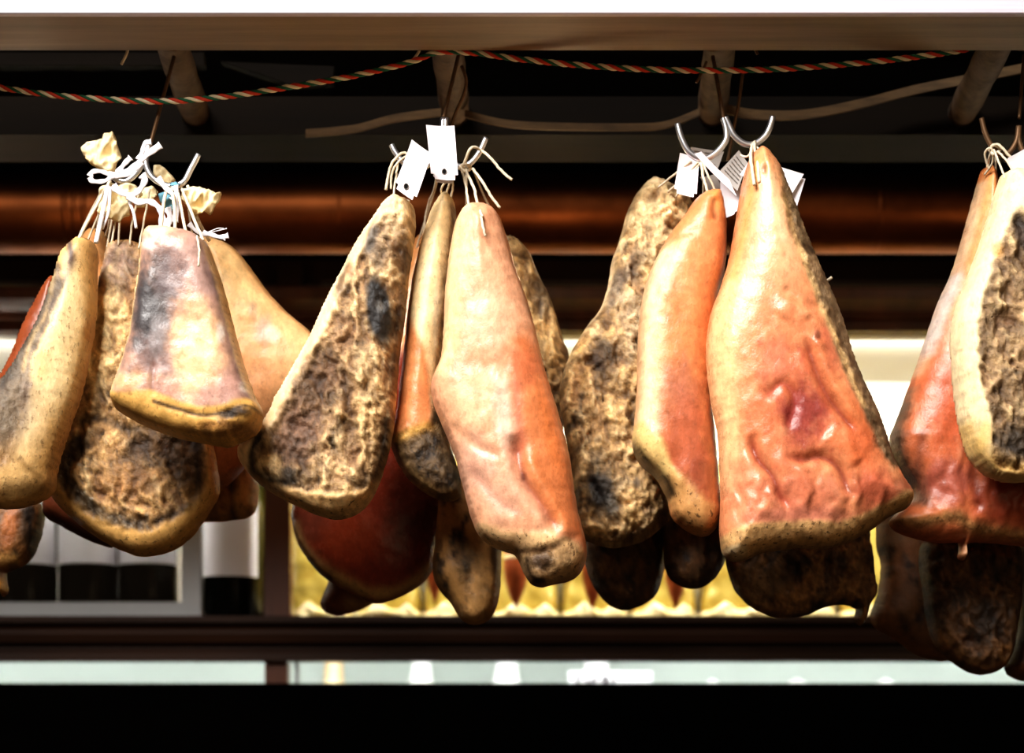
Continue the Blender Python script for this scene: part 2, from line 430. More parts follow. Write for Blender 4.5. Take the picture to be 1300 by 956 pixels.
# poles from the beam to the rear rail
poles = [((207, 62), (250, 172), 'first'), ((563, 62), (579, 172), 'second'), ((918, 58), (903, 172), 'third'), ((1282, 48), (1218, 166), 'fourth')]
plab = ['brown pole above the tied cloth scraps, leftmost of the four', 'brown pole above the two upright white cards', 'brown pole above the bright double hook with bare prongs', 'brown pole near the right edge under the cord end, rightmost of four']
for (a, b_, _), lb in zip(poles, plab):
    p0 = at(a[0], a[1], -.02); p1 = at(b_[0], b_[1], .33)
    p0.z = p1.z = zb + .045; 
    r = .021
    n = 9; pts = [p0.lerp(p1, i / n) for i in range(n + 1)]
    o = MB().tube(pts, [r * (1 + .05 * math.sin(i * 2.1)) for i in range(n + 1)], 18).build('support_pole', M_pipe, smooth=True, loc=p0)
    tag(o, lb, 'pole', 'poles carrying the hooks')

# cane straps
def strap(pts, w, label):
    P = spl(pix(pts), 8); V = []; F = []
    for i, p in enumerate(P):
        V += [p + Vector((0, 0, w / 2)), p + Vector((0, 0, -w / 2)), p + Vector((0, .004, -w / 2)), p + Vector((0, .004, w / 2))]
    for i in range(len(P) - 1):
        a = 4 * i
        for j in range(4): F.append((a + j, a + (j + 1) % 4, a + 4 + (j + 1) % 4, a + 4 + j))
    F += [(3, 2, 1, 0), tuple(4 * (len(P) - 1) + j for j in range(4))]
    o = mesh('cane_strap', V, F, M_strap, loc=P[0]); return tag(o, label, 'strap', 'straps slung between the poles')
strap([(388, 169, .26), (450, 163, .26), (500, 150, .25), (560, 142, .25)], .011, 'brown cane strap rising to the pole above the upright cards')
strap([(590, 144, .25), (640, 156, .26), (700, 160, .26), (800, 161, .26), (845, 158, .26), (888, 142, .25)], .010, 'brown cane strap sagging between the two middle poles')
strap([(922, 138, .25), (960, 145, .26), (1020, 145, .26), (1090, 132, .26), (1160, 114, .26), (1240, 98, .25), (1330, 80, .25)], .013, 'long brown cane strap climbing to the right edge')

# twisted tricolour cord
cordpts = spl(pix([(-40, 104, -.02), (0, 111, -.02), (70, 121, -.02), (150, 127, -.02), (215, 128.5, -.02), (290, 122, -.02), (370, 110, -.02), (450, 96, -.02), (520, 79, -.022), (556, 66.5, -.025),
                   (600, 67, -.025), (660, 75, -.02), (740, 83, -.02), (820, 88, -.02), (900, 89.5, -.02), (980, 88, -.02), (1080, 81, -.02), (1180, 70, -.02), (1250, 58, -.022), (1297, 46, -.028)]), 14)
root = empty('twisted_cord', cordpts[0]); tag(root, 'thin red, white and green twisted cord strung below the beam', 'cord')
acc = 0; ph = [0]
for a, b_ in zip(cordpts[:-1], cordpts[1:]): acc += (b_ - a).length; ph.append(acc)
fine = []; L_ = ph[-1]; k = 0
for i in range(900):
    t = L_ * i / 899
    while k < len(ph) - 2 and ph[k + 1] < t: k += 1
    fine.append((cordpts[k].lerp(cordpts[k + 1], (t - ph[k]) / (ph[k + 1] - ph[k])), t))
for q, (mt, lb) in enumerate(((M_red, 'red strand'), (M_wht, 'white strand'), (M_grn, 'green strand'))):
    pts = []
    for p, t in fine:
        w = t / .031 * 2 * math.pi + q * 2.094
        pts.append(p + Vector((0, math.cos(w), math.sin(w))) * .0019)
    o = MB().tube(pts, .0021 if q < 2 else .0018, 7).build('strand', mt, root, True); o['label'] = lb

# short wire stubs
for i, (pts, lb) in enumerate((([(163, 60), (160, 70), (154, 82)], 'bent wire stub under the beam, left of the first pole'),
                          ([(534, 60), (531, 67), (526, 74)], 'wire stub poking from the beam just left of the second pole'),
                          ([(897, 78), (892, 90), (884, 105)], 'curled wire stub beside the third pole, behind the cord'),
                          ([(952, 50), (957, 60), (962, 69)], 'wire stub under the beam right of the third pole'))):
    P = spl(pix(pts, .0), 4); o = MB().tube(P, .0018, 7).build('wire_stub', M_string if i in (0, 1) else M_rust, smooth=True, loc=P[0]); tag(o, lb, 'wire')

# =====================================================================  HOOKS
zp = zb + .045      # height of the pole axis
def double_hook(name, label, top, crotch, left, right, Y, r=.0036, mat=M_steel, rustmat=M_rust, group='double hooks on the poles', Yp=None):
    """top = point on the pole; crotch = where the prongs meet; left/right = pixel paths of the prongs from crotch to tip"""
    Yp = Y if Yp is None else Yp
    c = at(crotch[0], crotch[1], Y); t = at(top[0], top[1], Yp)
    root = empty(name, c); tag(root, label, 'hook', group)
    pz = zp
    ax = Vector((t.x, Yp, pz))
    # the wire climbs to the pole and loops over it
    loop = [c, c.lerp(t, .35), t.copy()]
    for k in range(9):
        w = math.radians(180 + 30 - k * 30)
        loop.append(Vector((ax.x + .0255 * math.cos(w) * (-1), Yp + .004 * k / 8, ax.z + .0255 * math.sin(w - math.pi))))
    loop = [c, c.lerp(t, .35), c.lerp(t, .7), t]
    MB().tube(spl(loop, 5), r * .66, 8).build('shank', rustmat, root, True)['label'] = 'thin brown wire shank'
    for pth in (left, right):
        P = spl(pix(pth, Y), 6); n = len(P)
        MB().tube(P, [r * (1.0 if i < n - 3 else .97) for i in range(n)], 12).build('prong', mat, root, True)
    # collar round the pole
    cp = [Vector((ax.x + .0238 * math.cos(w), Yp, ax.z + .0238 * math.sin(w))) for w in [2 * math.pi * k / 20 for k in range(21)]]
    MB().tube(cp, .002, 6).build('pole_loop', rustmat, root, True)
    return root
double_hook('double_hook', 'steel double hook tied with cloth scraps and ribbon', (221, 72), (190, 186), [(190, 186), (184, 200), (175, 217), (160, 230), (143, 224), (133, 206), (129, 196)],
            [(190, 180), (185, 200), (188, 217), (198, 229), (215, 236), (232, 232), (242, 215), (252, 196)], -.01, .0038, Yp=.02)
double_hook('double_hook', 'steel double hook behind the two upright white cards', (582, 70), (563, 150), [(563, 150), (560, 180), (552, 200), (535, 214), (515, 208), (503, 195), (497, 184)],
            [(566, 150), (566, 180), (570, 200), (582, 211), (596, 208), (608, 194), (617, 175)], -.01, .0037, Yp=.02)
double_hook('double_hook', 'bright steel double hook with both prong tips bare', (905, 72), (919, 152), [(918, 150), (922, 165), (921, 179), (908, 195), (892, 202), (875, 193), (865, 175), (860, 157)],
            [(921, 149), (926, 160), (932, 172), (944, 182), (957, 183), (970, 174), (977, 162), (981, 148)], -.01, .0040, Yp=.02)
double_hook('double_hook', 'dull steel double hook at the right edge of the photo', (1300, 70), (1294, 150), [(1293, 160), (1290, 180), (1278, 196), (1264, 192), (1252, 172), (1246, 150)],
            [(1294, 160), (1294, 180), (1304, 198), (1324, 196), (1340, 176), (1348, 150)], -.02, .0034, mat=M_rust, Yp=.02)

for pts, lb in (([(944, 84, .05), (938, 130, .05), (930, 170, .055), (924, 204, .06)], 'thin dull wire hanging behind the bright bare double hook'), ([(586, 84, .04), (592, 102, .04), (588, 122, .045), (576, 150, .05), (566, 190, .05)], 'thin dark wire with a kink hanging behind the upright white cards')):
    P = spl(pix(pts), 6); o = MB().tube(P, .0022, 8).build('hanging_wire', M_rust, smooth=True, loc=P[0]); tag(o, lb, 'wire')

# =====================================================================  HAMS
cream = (252, 232, 200); fat = (238, 205, 158); gold = (224, 180, 112); peach = (240, 186, 146); pink = (230, 166, 138); orange = (222, 128, 72)
red = (188, 72, 46); deep = (140, 44, 36); purple = (165, 122, 116); grey = (104, 98, 98); dark = (44, 33, 27); brown = (118, 82, 50); tan = (190, 156, 114); ltan = (228, 203, 164); char = (62, 60, 62)
mould = (150, 144, 138)

def strings(root, lines, r=.0014, mat=None):
    for l in lines:
        rr = r
        if isinstance(l[0], (int, float)): rr, l = l[0], l[1]
        P = spl(pix(l), 6)
        P = [p + Vector((random.uniform(-.0004, .0004), 0, random.uniform(-.0003, .0003))) for p in P]
        MB().tube(P, rr, 6).build('string', mat or M_string, root, True)

def bristles(root, poly, Y, n, seed, Tf):
    rn = random.Random(seed); P = catmull(poly); xs0, ys0 = P.min(0); xs1, ys1 = P.max(0); mb = MB(); cnt = 0
    me = root.data; co = np.empty(len(me.vertices) * 3, np.float32); me.vertices.foreach_get('co', co); co = co.reshape(-1, 3)
    no = np.empty(len(me.vertices) * 3, np.float32); me.vertices.foreach_get('normal', no); no = no.reshape(-1, 3)
    s = (D + Y) / 2400.0
    px = (co[:, 0] + root.location.x) / s + 650; py = HZ - (co[:, 2] + root.location.z - EYE) / s
    ok = np.where((sdf(P, px, py)[0] > 0) & (no[:, 1] < -.2))[0]
    for i in rn.sample(list(ok), min(n, len(ok))):
        p = Vector(co[i].tolist()) + root.location; nn = Vector(no[i].tolist())
        dr = (nn * rn.uniform(.3, .7) + Vector((rn.uniform(-.5, .5), -.1, rn.uniform(-1.0, .2)))).normalized()
        l = rn.uniform(.004, .009)
        mb.tube([p, p + dr * l * .5, p + dr * l + Vector((0, 0, -.0012))], [.00028, .00024, .0001], 3)
    o = mb.build('bristle', M_hair, root); o['kind'] = 'stuff'; o['label'] = 'sparse pale bristles on the rind'

def ham(label, outline, Y, Tf, Tb, ops, base, seed, strs=(), **k):
    tp = min(outline, key=lambda q: q[1])
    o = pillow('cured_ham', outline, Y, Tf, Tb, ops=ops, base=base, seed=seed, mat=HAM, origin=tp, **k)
    tag(o, label, 'cured ham', 'cured hams hanging on the hooks')
    if strs: strings(o, strs)
    return o

def flesh_set(s1=(22, 34), s2=(10, 14), a=1.0):
    """lean cut face: tan lumps, brown hollows, black mould, all weighted by the flesh mask"""
    return [Nz(ltan, s1, .05, .45, .8 * a, fl=1, h=2.5), Nz(brown, s1, .05, .5, .75 * a, fl=1, h=-2.5), Nz(dark, (s2[0] * 2, s2[1] * 2), .22, .5, .7 * a, fl=1, h=-1.5), Nz(mould, s2, .2, .6, .4 * a, fl=1)]

# ---- group 1 (left)
ham('long slab of cream fat with grey streaks along its left edge, leftmost front ham',
    [(95, 297), (108, 297), (118, 310), (118, 345), (117, 390), (110, 440), (99, 495), (84, 545), (72, 590), (66, 624), (40, 643), (12, 649), (-25, 644), (-60, 610), (-40, 560), (-8, 505), (16, 472), (36, 432), (52, 396), (66, 350), (76, 318)],
    -.075, .045, .045,
    [Rm(14, gold, .7), Pg([(64, 345), (80, 340), (84, 375), (66, 430), (52, 462), (46, 520), (26, 575), (0, 620), (-60, 620), (-60, 540), (10, 470), (45, 400)], (132, 120, 110), .95, 4, .5, rough=.6, h=-2), Ln([(72, 350), (66, 400), (48, 440), (40, 480)], 3, (214, 186, 140), .6, n=.8),
     Ln([(88, 306), (95, 330), (92, 350), (80, 378), (72, 396)], 5, (104, 88, 92), .95, n=.5, h=-2, taper=0), Ln([(62, 380), (40, 440), (10, 510), (-10, 560)], 8, (92, 84, 80), .7, n=.7, rough=.6),
     Ln([(48, 500), (42, 545), (30, 580), (14, 600), (0, 606)], 8, (104, 84, 86), .95, n=.5, h=-2, taper=0), Ln([(34, 590), (52, 606), (66, 616)], 5, (60, 40, 30), .8), Ln([(12, 634), (40, 630), (62, 622)], 7, dark, .9, n=.5, h=-2), B(84, 585, 8, 26, (110, 66, 34), .7), Ln([(84, 565), (72, 590), (64, 615)], 9, brown, .7, rough=.3),  # lower right browns paint the underside shadow into the colour
     B(88, 440, 20, 100, (255, 236, 198), .9, rot=8), Ln([(116, 400), (104, 480), (86, 545), (72, 600)], 6, (150, 92, 54), .7, n=.3), Ln([(60, 500), (40, 580)], 12, cream, .5), Pg([(-60, 600), (80, 570), (70, 660), (-60, 660)], gold, .5, 25), Rm(200, speck=.6, f=5), Rm(3, (200, 150, 90), .6, 2)],
    fat, 1, [[(.0022), [(100, 303, -.08), (112, 280, -.06), (128, 250, -.04), (140, 230, -.02)]]], tilt=(.0004, 0))

ham('narrow dark orange ham edge showing behind the leftmost slab',
    [(66, 352), (80, 360), (84, 440), (60, 520), (10, 560), (-50, 560), (-40, 530), (-6, 490), (14, 455), (30, 415), (48, 380)],
    .07, .04, .04, [Rm(9, (205, 110, 55), .5), B(30, 420, 26, 80, (160, 84, 46), .7, rot=25), Rm(200, gloss=.6)], (150, 78, 42), 2, [[(72, 356, .06), (100, 300, .05), (132, 236, .02)]])

ham('small rounded orange ham top peeping out behind the cream slab and strings',
    [(118, 290), (128, 291), (136, 301), (137, 315), (150, 380), (150, 470), (120, 520), (95, 500), (98, 400), (104, 300)],
    .11, .03, .03, [Rm(8, fat, .5), B(124, 298, 8, 8, (240, 180, 110), .8)], (226, 160, 100), 3, [[(122, 294, .08), (130, 262, .05), (140, 232, .02)], [(134, 300, .08), (139, 280, .05), (141, 240, .02)]], step=4)

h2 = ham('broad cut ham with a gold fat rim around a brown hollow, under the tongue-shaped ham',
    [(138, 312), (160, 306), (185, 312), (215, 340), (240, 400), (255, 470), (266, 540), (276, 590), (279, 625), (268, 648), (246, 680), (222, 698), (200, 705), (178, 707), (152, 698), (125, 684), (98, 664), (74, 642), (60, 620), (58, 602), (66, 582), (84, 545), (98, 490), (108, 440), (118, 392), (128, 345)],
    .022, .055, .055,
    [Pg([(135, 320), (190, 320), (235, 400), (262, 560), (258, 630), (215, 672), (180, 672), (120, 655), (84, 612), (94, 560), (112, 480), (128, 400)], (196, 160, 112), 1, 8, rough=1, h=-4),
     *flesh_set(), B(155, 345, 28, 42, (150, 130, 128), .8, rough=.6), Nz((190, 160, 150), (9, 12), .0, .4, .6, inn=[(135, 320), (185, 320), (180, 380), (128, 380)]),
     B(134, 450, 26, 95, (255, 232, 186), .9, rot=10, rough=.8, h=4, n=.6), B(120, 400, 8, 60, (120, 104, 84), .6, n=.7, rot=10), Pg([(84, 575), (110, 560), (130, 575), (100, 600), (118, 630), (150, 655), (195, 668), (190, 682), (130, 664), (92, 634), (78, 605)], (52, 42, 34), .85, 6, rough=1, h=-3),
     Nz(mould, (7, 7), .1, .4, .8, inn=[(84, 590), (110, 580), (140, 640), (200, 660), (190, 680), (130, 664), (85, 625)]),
     Pg([(175, 560), (262, 560), (258, 610), (250, 640), (215, 600), (180, 600)], (76, 50, 28), .8, 14, rough=1, h=-4), Ln([(252, 560), (258, 600), (256, 635), (235, 655), (205, 668)], 6, (50, 34, 24), .9, rough=1),  # dark brown patch paints the shade low on this ham
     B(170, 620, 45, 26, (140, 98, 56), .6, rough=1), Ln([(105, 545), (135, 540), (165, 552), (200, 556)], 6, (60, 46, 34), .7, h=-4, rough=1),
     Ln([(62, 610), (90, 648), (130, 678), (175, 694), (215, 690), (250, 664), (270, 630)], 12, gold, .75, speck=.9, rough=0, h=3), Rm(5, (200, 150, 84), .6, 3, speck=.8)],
    gold, 4, [[(150, 312, -.01), (152, 280, -.01), (150, 250, -.01)], [(165, 312, -.01), (168, 282, -.01), (178, 240, -.01)], [(140, 314, .0), (146, 284, .0), (150, 236, -.01)], [(176, 316, -.02), (183, 280, -.01), (190, 240, -.01)]], flesh=7)

h3 = ham('tongue-shaped ham with purple grey rind and gold fat underside, before the broad cut ham',
    [(187, 296), (200, 291), (225, 293), (250, 299), (262, 308), (272, 330), (284, 365), (296, 410), (308, 455), (322, 498), (333, 520), (334, 534), (326, 550), (308, 560), (288, 568), (262, 564), (232, 558), (200, 548), (170, 534), (148, 520), (141, 507), (146, 490), (156, 462), (166, 425), (172, 385), (178, 345), (181, 315)],
    -.13, .05, .045,
    [B(262, 350, 30, 60, (190, 160, 160), .9, n=.5), B(258, 455, 38, 66, (250, 204, 166), .95, n=.6), B(180, 495, 36, 14, (240, 188, 148), .9), B(200, 405, 34, 80, (108, 102, 108), .95, n=.7, rot=8), B(196, 405, 22, 50, (74, 72, 80), .8, n=.9), B(225, 355, 20, 40, (128, 112, 120), .7, n=.9),
     B(206, 470, 26, 40, (150, 126, 130), .7, n=.9), B(210, 440, 12, 30, (160, 156, 166), .6, n=.9), B(210, 505, 26, 10, (196, 150, 142), .7), Ln([(276, 360), (292, 410), (304, 460), (316, 500), (322, 516)], 9, (132, 106, 112), .85, n=.7), B(285, 505, 30, 22, (200, 160, 160), .7, n=.6), B(268, 490, 18, 14, (236, 176, 130), .6),
     Ln([(205, 470), (203, 505), (206, 515)], 2, (140, 100, 96), .6, h=-2), B(205, 303, 24, 10, (248, 228, 196), .95), B(196, 322, 10, 9, (226, 222, 226), .8, n=.7), B(286, 432, 5, 14, (232, 228, 230), .7, n=.7), B(316, 500, 8, 8, (238, 230, 228), .6, n=.8), Nz((120, 88, 72), (5, 8), .35, .6, .4),
     Rm(200, gloss=.6, f=5), Rm(7, (250, 218, 164), .95, 2, .2, inn=[(170, 290), (196, 290), (186, 420), (160, 505), (130, 505), (150, 420)]), Rm(6, (244, 208, 160), .9, 2, .2, inn=[(262, 310), (300, 360), (340, 500), (322, 512), (290, 440)]),
     Pg([(138, 502), (160, 508), (200, 506), (232, 518), (262, 526), (290, 524), (308, 516), (326, 516), (340, 540), (310, 575), (260, 572), (200, 556), (140, 530)], (232, 186, 108), 1, 3, .15, speck=.5, gloss=0, h=0),
     Ln([(205, 520), (235, 529), (265, 537), (292, 533), (318, 524), (332, 528)], 2.6, (60, 40, 24), .9, h=-2, rough=.5), B(305, 534, 22, 7, (60, 40, 26), .9, rot=-12, rough=1), B(290, 552, 40, 10, (170, 120, 66), .6, rough=.7),
     Ln([(150, 520), (190, 536), (240, 550), (290, 560)], 3, (180, 134, 70), .6)],
    (206, 164, 152), 5, [(.0022, [(205, 294, -.13), (206, 270, -.10), (212, 238, -.03)]), (.0022, [(222, 294, -.14), (222, 268, -.10), (218, 238, -.03)]), (.002, [(236, 296, -.14), (231, 270, -.1), (225, 238, -.03)]), [(250, 300, -.17), (253, 318, -.192), (252, 338, -.195)], (.002, [(258, 305, -.14), (244, 272, -.1), (231, 240, -.03)])], R=34, lump=3)

ham('smooth peach ham with a grey scuff, hanging right of the tongue-shaped ham',
    [(258, 303), (276, 305), (296, 314), (318, 340), (340, 370), (364, 396), (388, 416), (408, 440), (410, 475), (385, 520), (350, 550), (322, 580), (300, 606), (282, 618), (262, 606), (250, 580), (245, 500), (248, 400)],
    .112, .05, .05,
    [B(300, 370, 34, 66, (255, 220, 168), .85, rot=-25), B(330, 470, 40, 70, (236, 172, 124), .7), Rm(9, (244, 196, 136), .6), B(340, 430, 12, 20, (170, 160, 156), .6, n=.6, gloss=1), B(352, 436, 10, 12, (236, 226, 222), .5), B(328, 405, 6, 14, (150, 134, 126), .4, n=.7),  # pale blob by the grey scuff paints a white gloss
     Pg([(240, 560), (330, 560), (330, 620), (240, 620)], (190, 110, 56), .8, 22), Rm(200, gloss=.4, f=5), Ln([(262, 320), (280, 340), (296, 352)], 4, (236, 190, 130), .5)],
    (246, 196, 148), 6, [(.0022, [(266, 306, .03), (252, 280, .01), (243, 250, -.01), (238, 236, -.01)]), ], R=55)

ham('fat ended ham showing just above the single labelled wine bottle',
    [(262, 585), (300, 582), (322, 588), (328, 610), (327, 642), (318, 656), (295, 661), (272, 663), (240, 660), (215, 640), (225, 600)],
    .20, .04, .04, [Nz(brown, (14, 22), .0, .4, .8), Ln([(298, 612), (302, 640), (298, 658)], 5, (60, 40, 24), .9, h=-2), B(312, 638, 12, 22, gold, .8, speck=.5), B(268, 640, 22, 20, (100, 66, 34), .6, rough=.8), Rm(200, speck=.5, f=5)], (196, 146, 84), 7,
    [[(290, 584, .16), (262, 420, .16), (236, 240, .05)]], step=4)
ham('dark red ham underside between the leftmost slab and the broad cut ham',
    [(58, 610), (90, 600), (130, 620), (150, 690), (128, 692), (104, 682), (78, 668), (55, 652)], .12, .04, .04, [Rm(200, gloss=.5, f=5)], (112, 58, 32), 8, [[(90, 602, .12), (118, 420, .1), (150, 236, .03)]], step=5)
ham('dark streaked ham end with a hanging drip of fat, at the lower left corner',
    [(-40, 630), (20, 630), (52, 640), (54, 670), (44, 702), (30, 718), (12, 726), (7, 728), (9, 744), (8, 757), (2, 756), (-2, 742), (-6, 728), (-40, 720)],
    .13, .04, .04, [Nz(dark, (14, 30), .0, .35, .9), B(22, 672, 12, 30, (186, 116, 60), .8, rot=12), Ln([(40, 650), (42, 690)], 8, dark, .8), Ln([(0, 715), (25, 712)], 6, gold, .8), B(4, 748, 6, 12, (214, 160, 66), .9), Rm(200, rough=.4, f=5)],
    (140, 98, 54), 9, [[(10, 632, .13), (60, 440, .1), (140, 236, .03)]], step=1.8)

# ---- group 2
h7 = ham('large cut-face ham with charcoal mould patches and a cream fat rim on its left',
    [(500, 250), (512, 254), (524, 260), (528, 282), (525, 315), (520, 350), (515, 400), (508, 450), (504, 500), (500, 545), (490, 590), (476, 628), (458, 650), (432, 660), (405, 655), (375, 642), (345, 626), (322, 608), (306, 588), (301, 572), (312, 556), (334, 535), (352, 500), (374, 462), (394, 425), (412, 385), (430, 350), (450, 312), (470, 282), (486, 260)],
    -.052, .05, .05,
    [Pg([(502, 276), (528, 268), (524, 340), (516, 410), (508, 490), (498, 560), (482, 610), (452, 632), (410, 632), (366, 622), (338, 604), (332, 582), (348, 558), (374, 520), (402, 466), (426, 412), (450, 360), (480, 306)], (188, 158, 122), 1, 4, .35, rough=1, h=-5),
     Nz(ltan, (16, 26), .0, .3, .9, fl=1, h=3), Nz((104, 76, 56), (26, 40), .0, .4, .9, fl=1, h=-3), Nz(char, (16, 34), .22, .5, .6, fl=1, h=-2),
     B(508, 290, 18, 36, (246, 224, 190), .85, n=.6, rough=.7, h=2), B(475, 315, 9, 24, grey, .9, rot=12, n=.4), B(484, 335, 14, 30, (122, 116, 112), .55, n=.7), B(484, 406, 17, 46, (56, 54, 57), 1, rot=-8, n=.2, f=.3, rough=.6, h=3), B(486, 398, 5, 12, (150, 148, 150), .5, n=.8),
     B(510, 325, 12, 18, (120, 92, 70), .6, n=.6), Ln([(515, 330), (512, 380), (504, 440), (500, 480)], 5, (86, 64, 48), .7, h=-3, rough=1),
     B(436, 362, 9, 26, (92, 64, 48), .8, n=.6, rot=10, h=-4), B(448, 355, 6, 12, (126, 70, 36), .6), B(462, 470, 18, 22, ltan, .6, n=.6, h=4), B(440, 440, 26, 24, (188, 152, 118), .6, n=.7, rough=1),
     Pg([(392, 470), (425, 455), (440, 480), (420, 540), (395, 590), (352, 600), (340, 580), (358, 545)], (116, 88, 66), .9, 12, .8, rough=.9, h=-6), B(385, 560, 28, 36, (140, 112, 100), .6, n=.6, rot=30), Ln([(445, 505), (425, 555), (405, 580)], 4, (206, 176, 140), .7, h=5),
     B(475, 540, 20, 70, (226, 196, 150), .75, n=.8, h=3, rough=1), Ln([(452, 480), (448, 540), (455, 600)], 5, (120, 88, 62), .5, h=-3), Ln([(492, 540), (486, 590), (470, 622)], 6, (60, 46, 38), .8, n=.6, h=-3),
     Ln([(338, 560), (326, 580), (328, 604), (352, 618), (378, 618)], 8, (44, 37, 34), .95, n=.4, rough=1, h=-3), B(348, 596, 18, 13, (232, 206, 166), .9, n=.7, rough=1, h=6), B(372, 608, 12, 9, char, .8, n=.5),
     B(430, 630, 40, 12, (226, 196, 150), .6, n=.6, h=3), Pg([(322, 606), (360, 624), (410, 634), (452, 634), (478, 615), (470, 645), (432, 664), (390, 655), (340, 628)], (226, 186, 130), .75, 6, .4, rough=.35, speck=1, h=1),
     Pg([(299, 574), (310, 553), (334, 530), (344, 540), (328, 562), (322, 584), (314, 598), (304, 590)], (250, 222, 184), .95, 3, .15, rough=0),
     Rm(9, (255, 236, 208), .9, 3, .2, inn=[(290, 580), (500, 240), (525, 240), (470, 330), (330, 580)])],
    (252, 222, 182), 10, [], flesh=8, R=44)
strings(h7, [[(503, 260, -.07), (508, 252, -.075), (520, 256, -.07)], [(508, 262, -.07), (500, 250, -.03), (503, 222, -.02), (506, 205, -.02)], [(496, 240, -.02), (498, 220, -.025), (506, 205, -.03), (520, 196, -.02)], (.0018, [(490, 241, -.02), (493, 222, -.02), (499, 205, -.025), (512, 194, -.02), (522, 200, -.02)])])

ham('narrow ham with white fat stripe above orange rind, left of the pink front ham',
    [(560, 249), (570, 249), (577, 258), (580, 290), (576, 340), (570, 400), (562, 450), (560, 500), (566, 550), (580, 590), (586, 620), (583, 633), (566, 637), (546, 630), (524, 614), (508, 594), (499, 574), (495, 560), (502, 530), (507, 490), (513, 440), (518, 390), (525, 345), (536, 300), (548, 266)],
    -.005, .05, .04,
    [Pg([(512, 400), (528, 425), (541, 455), (548, 490), (550, 540), (545, 552), (494, 562), (498, 520)], (222, 142, 88), .95, 5, .3, gloss=.5), B(525, 480, 14, 40, (226, 156, 104), .6),
     Ln([(578, 270), (574, 340), (566, 410), (560, 470)], 6, (126, 96, 64), .8, n=.7, rough=1, h=-2), B(557, 420, 6, 60, (252, 238, 214), .8),
     Pg([(494, 566), (520, 556), (548, 548), (555, 500), (570, 545), (590, 640), (540, 640), (505, 600)], (98, 76, 50), .95, 4, .4, rough=1, h=-4, speck=.6), Nz(dark, (10, 14), .0, .35, .9, inn=[(510, 575), (550, 552), (580, 580), (580, 625), (540, 620)], rough=1),
     Ln([(496, 568), (522, 558), (547, 549)], 6, (230, 186, 104), .9), Ln([(500, 580), (516, 606), (545, 628), (575, 634)], 7, (196, 160, 104), .8, speck=1), Rm(200, speck=.35, f=5, inn=[(540, 250), (580, 250), (560, 470), (520, 400)])],
    (250, 226, 186), 11, [[(563, 252, .01), (569, 238, -.01), (574, 222, -.02), (578, 208, -.01)], [(572, 254, .0), (575, 238, -.01), (574, 222, -.02)], [(566, 258, .0), (560, 242, -.02), (566, 230, -.03)]])

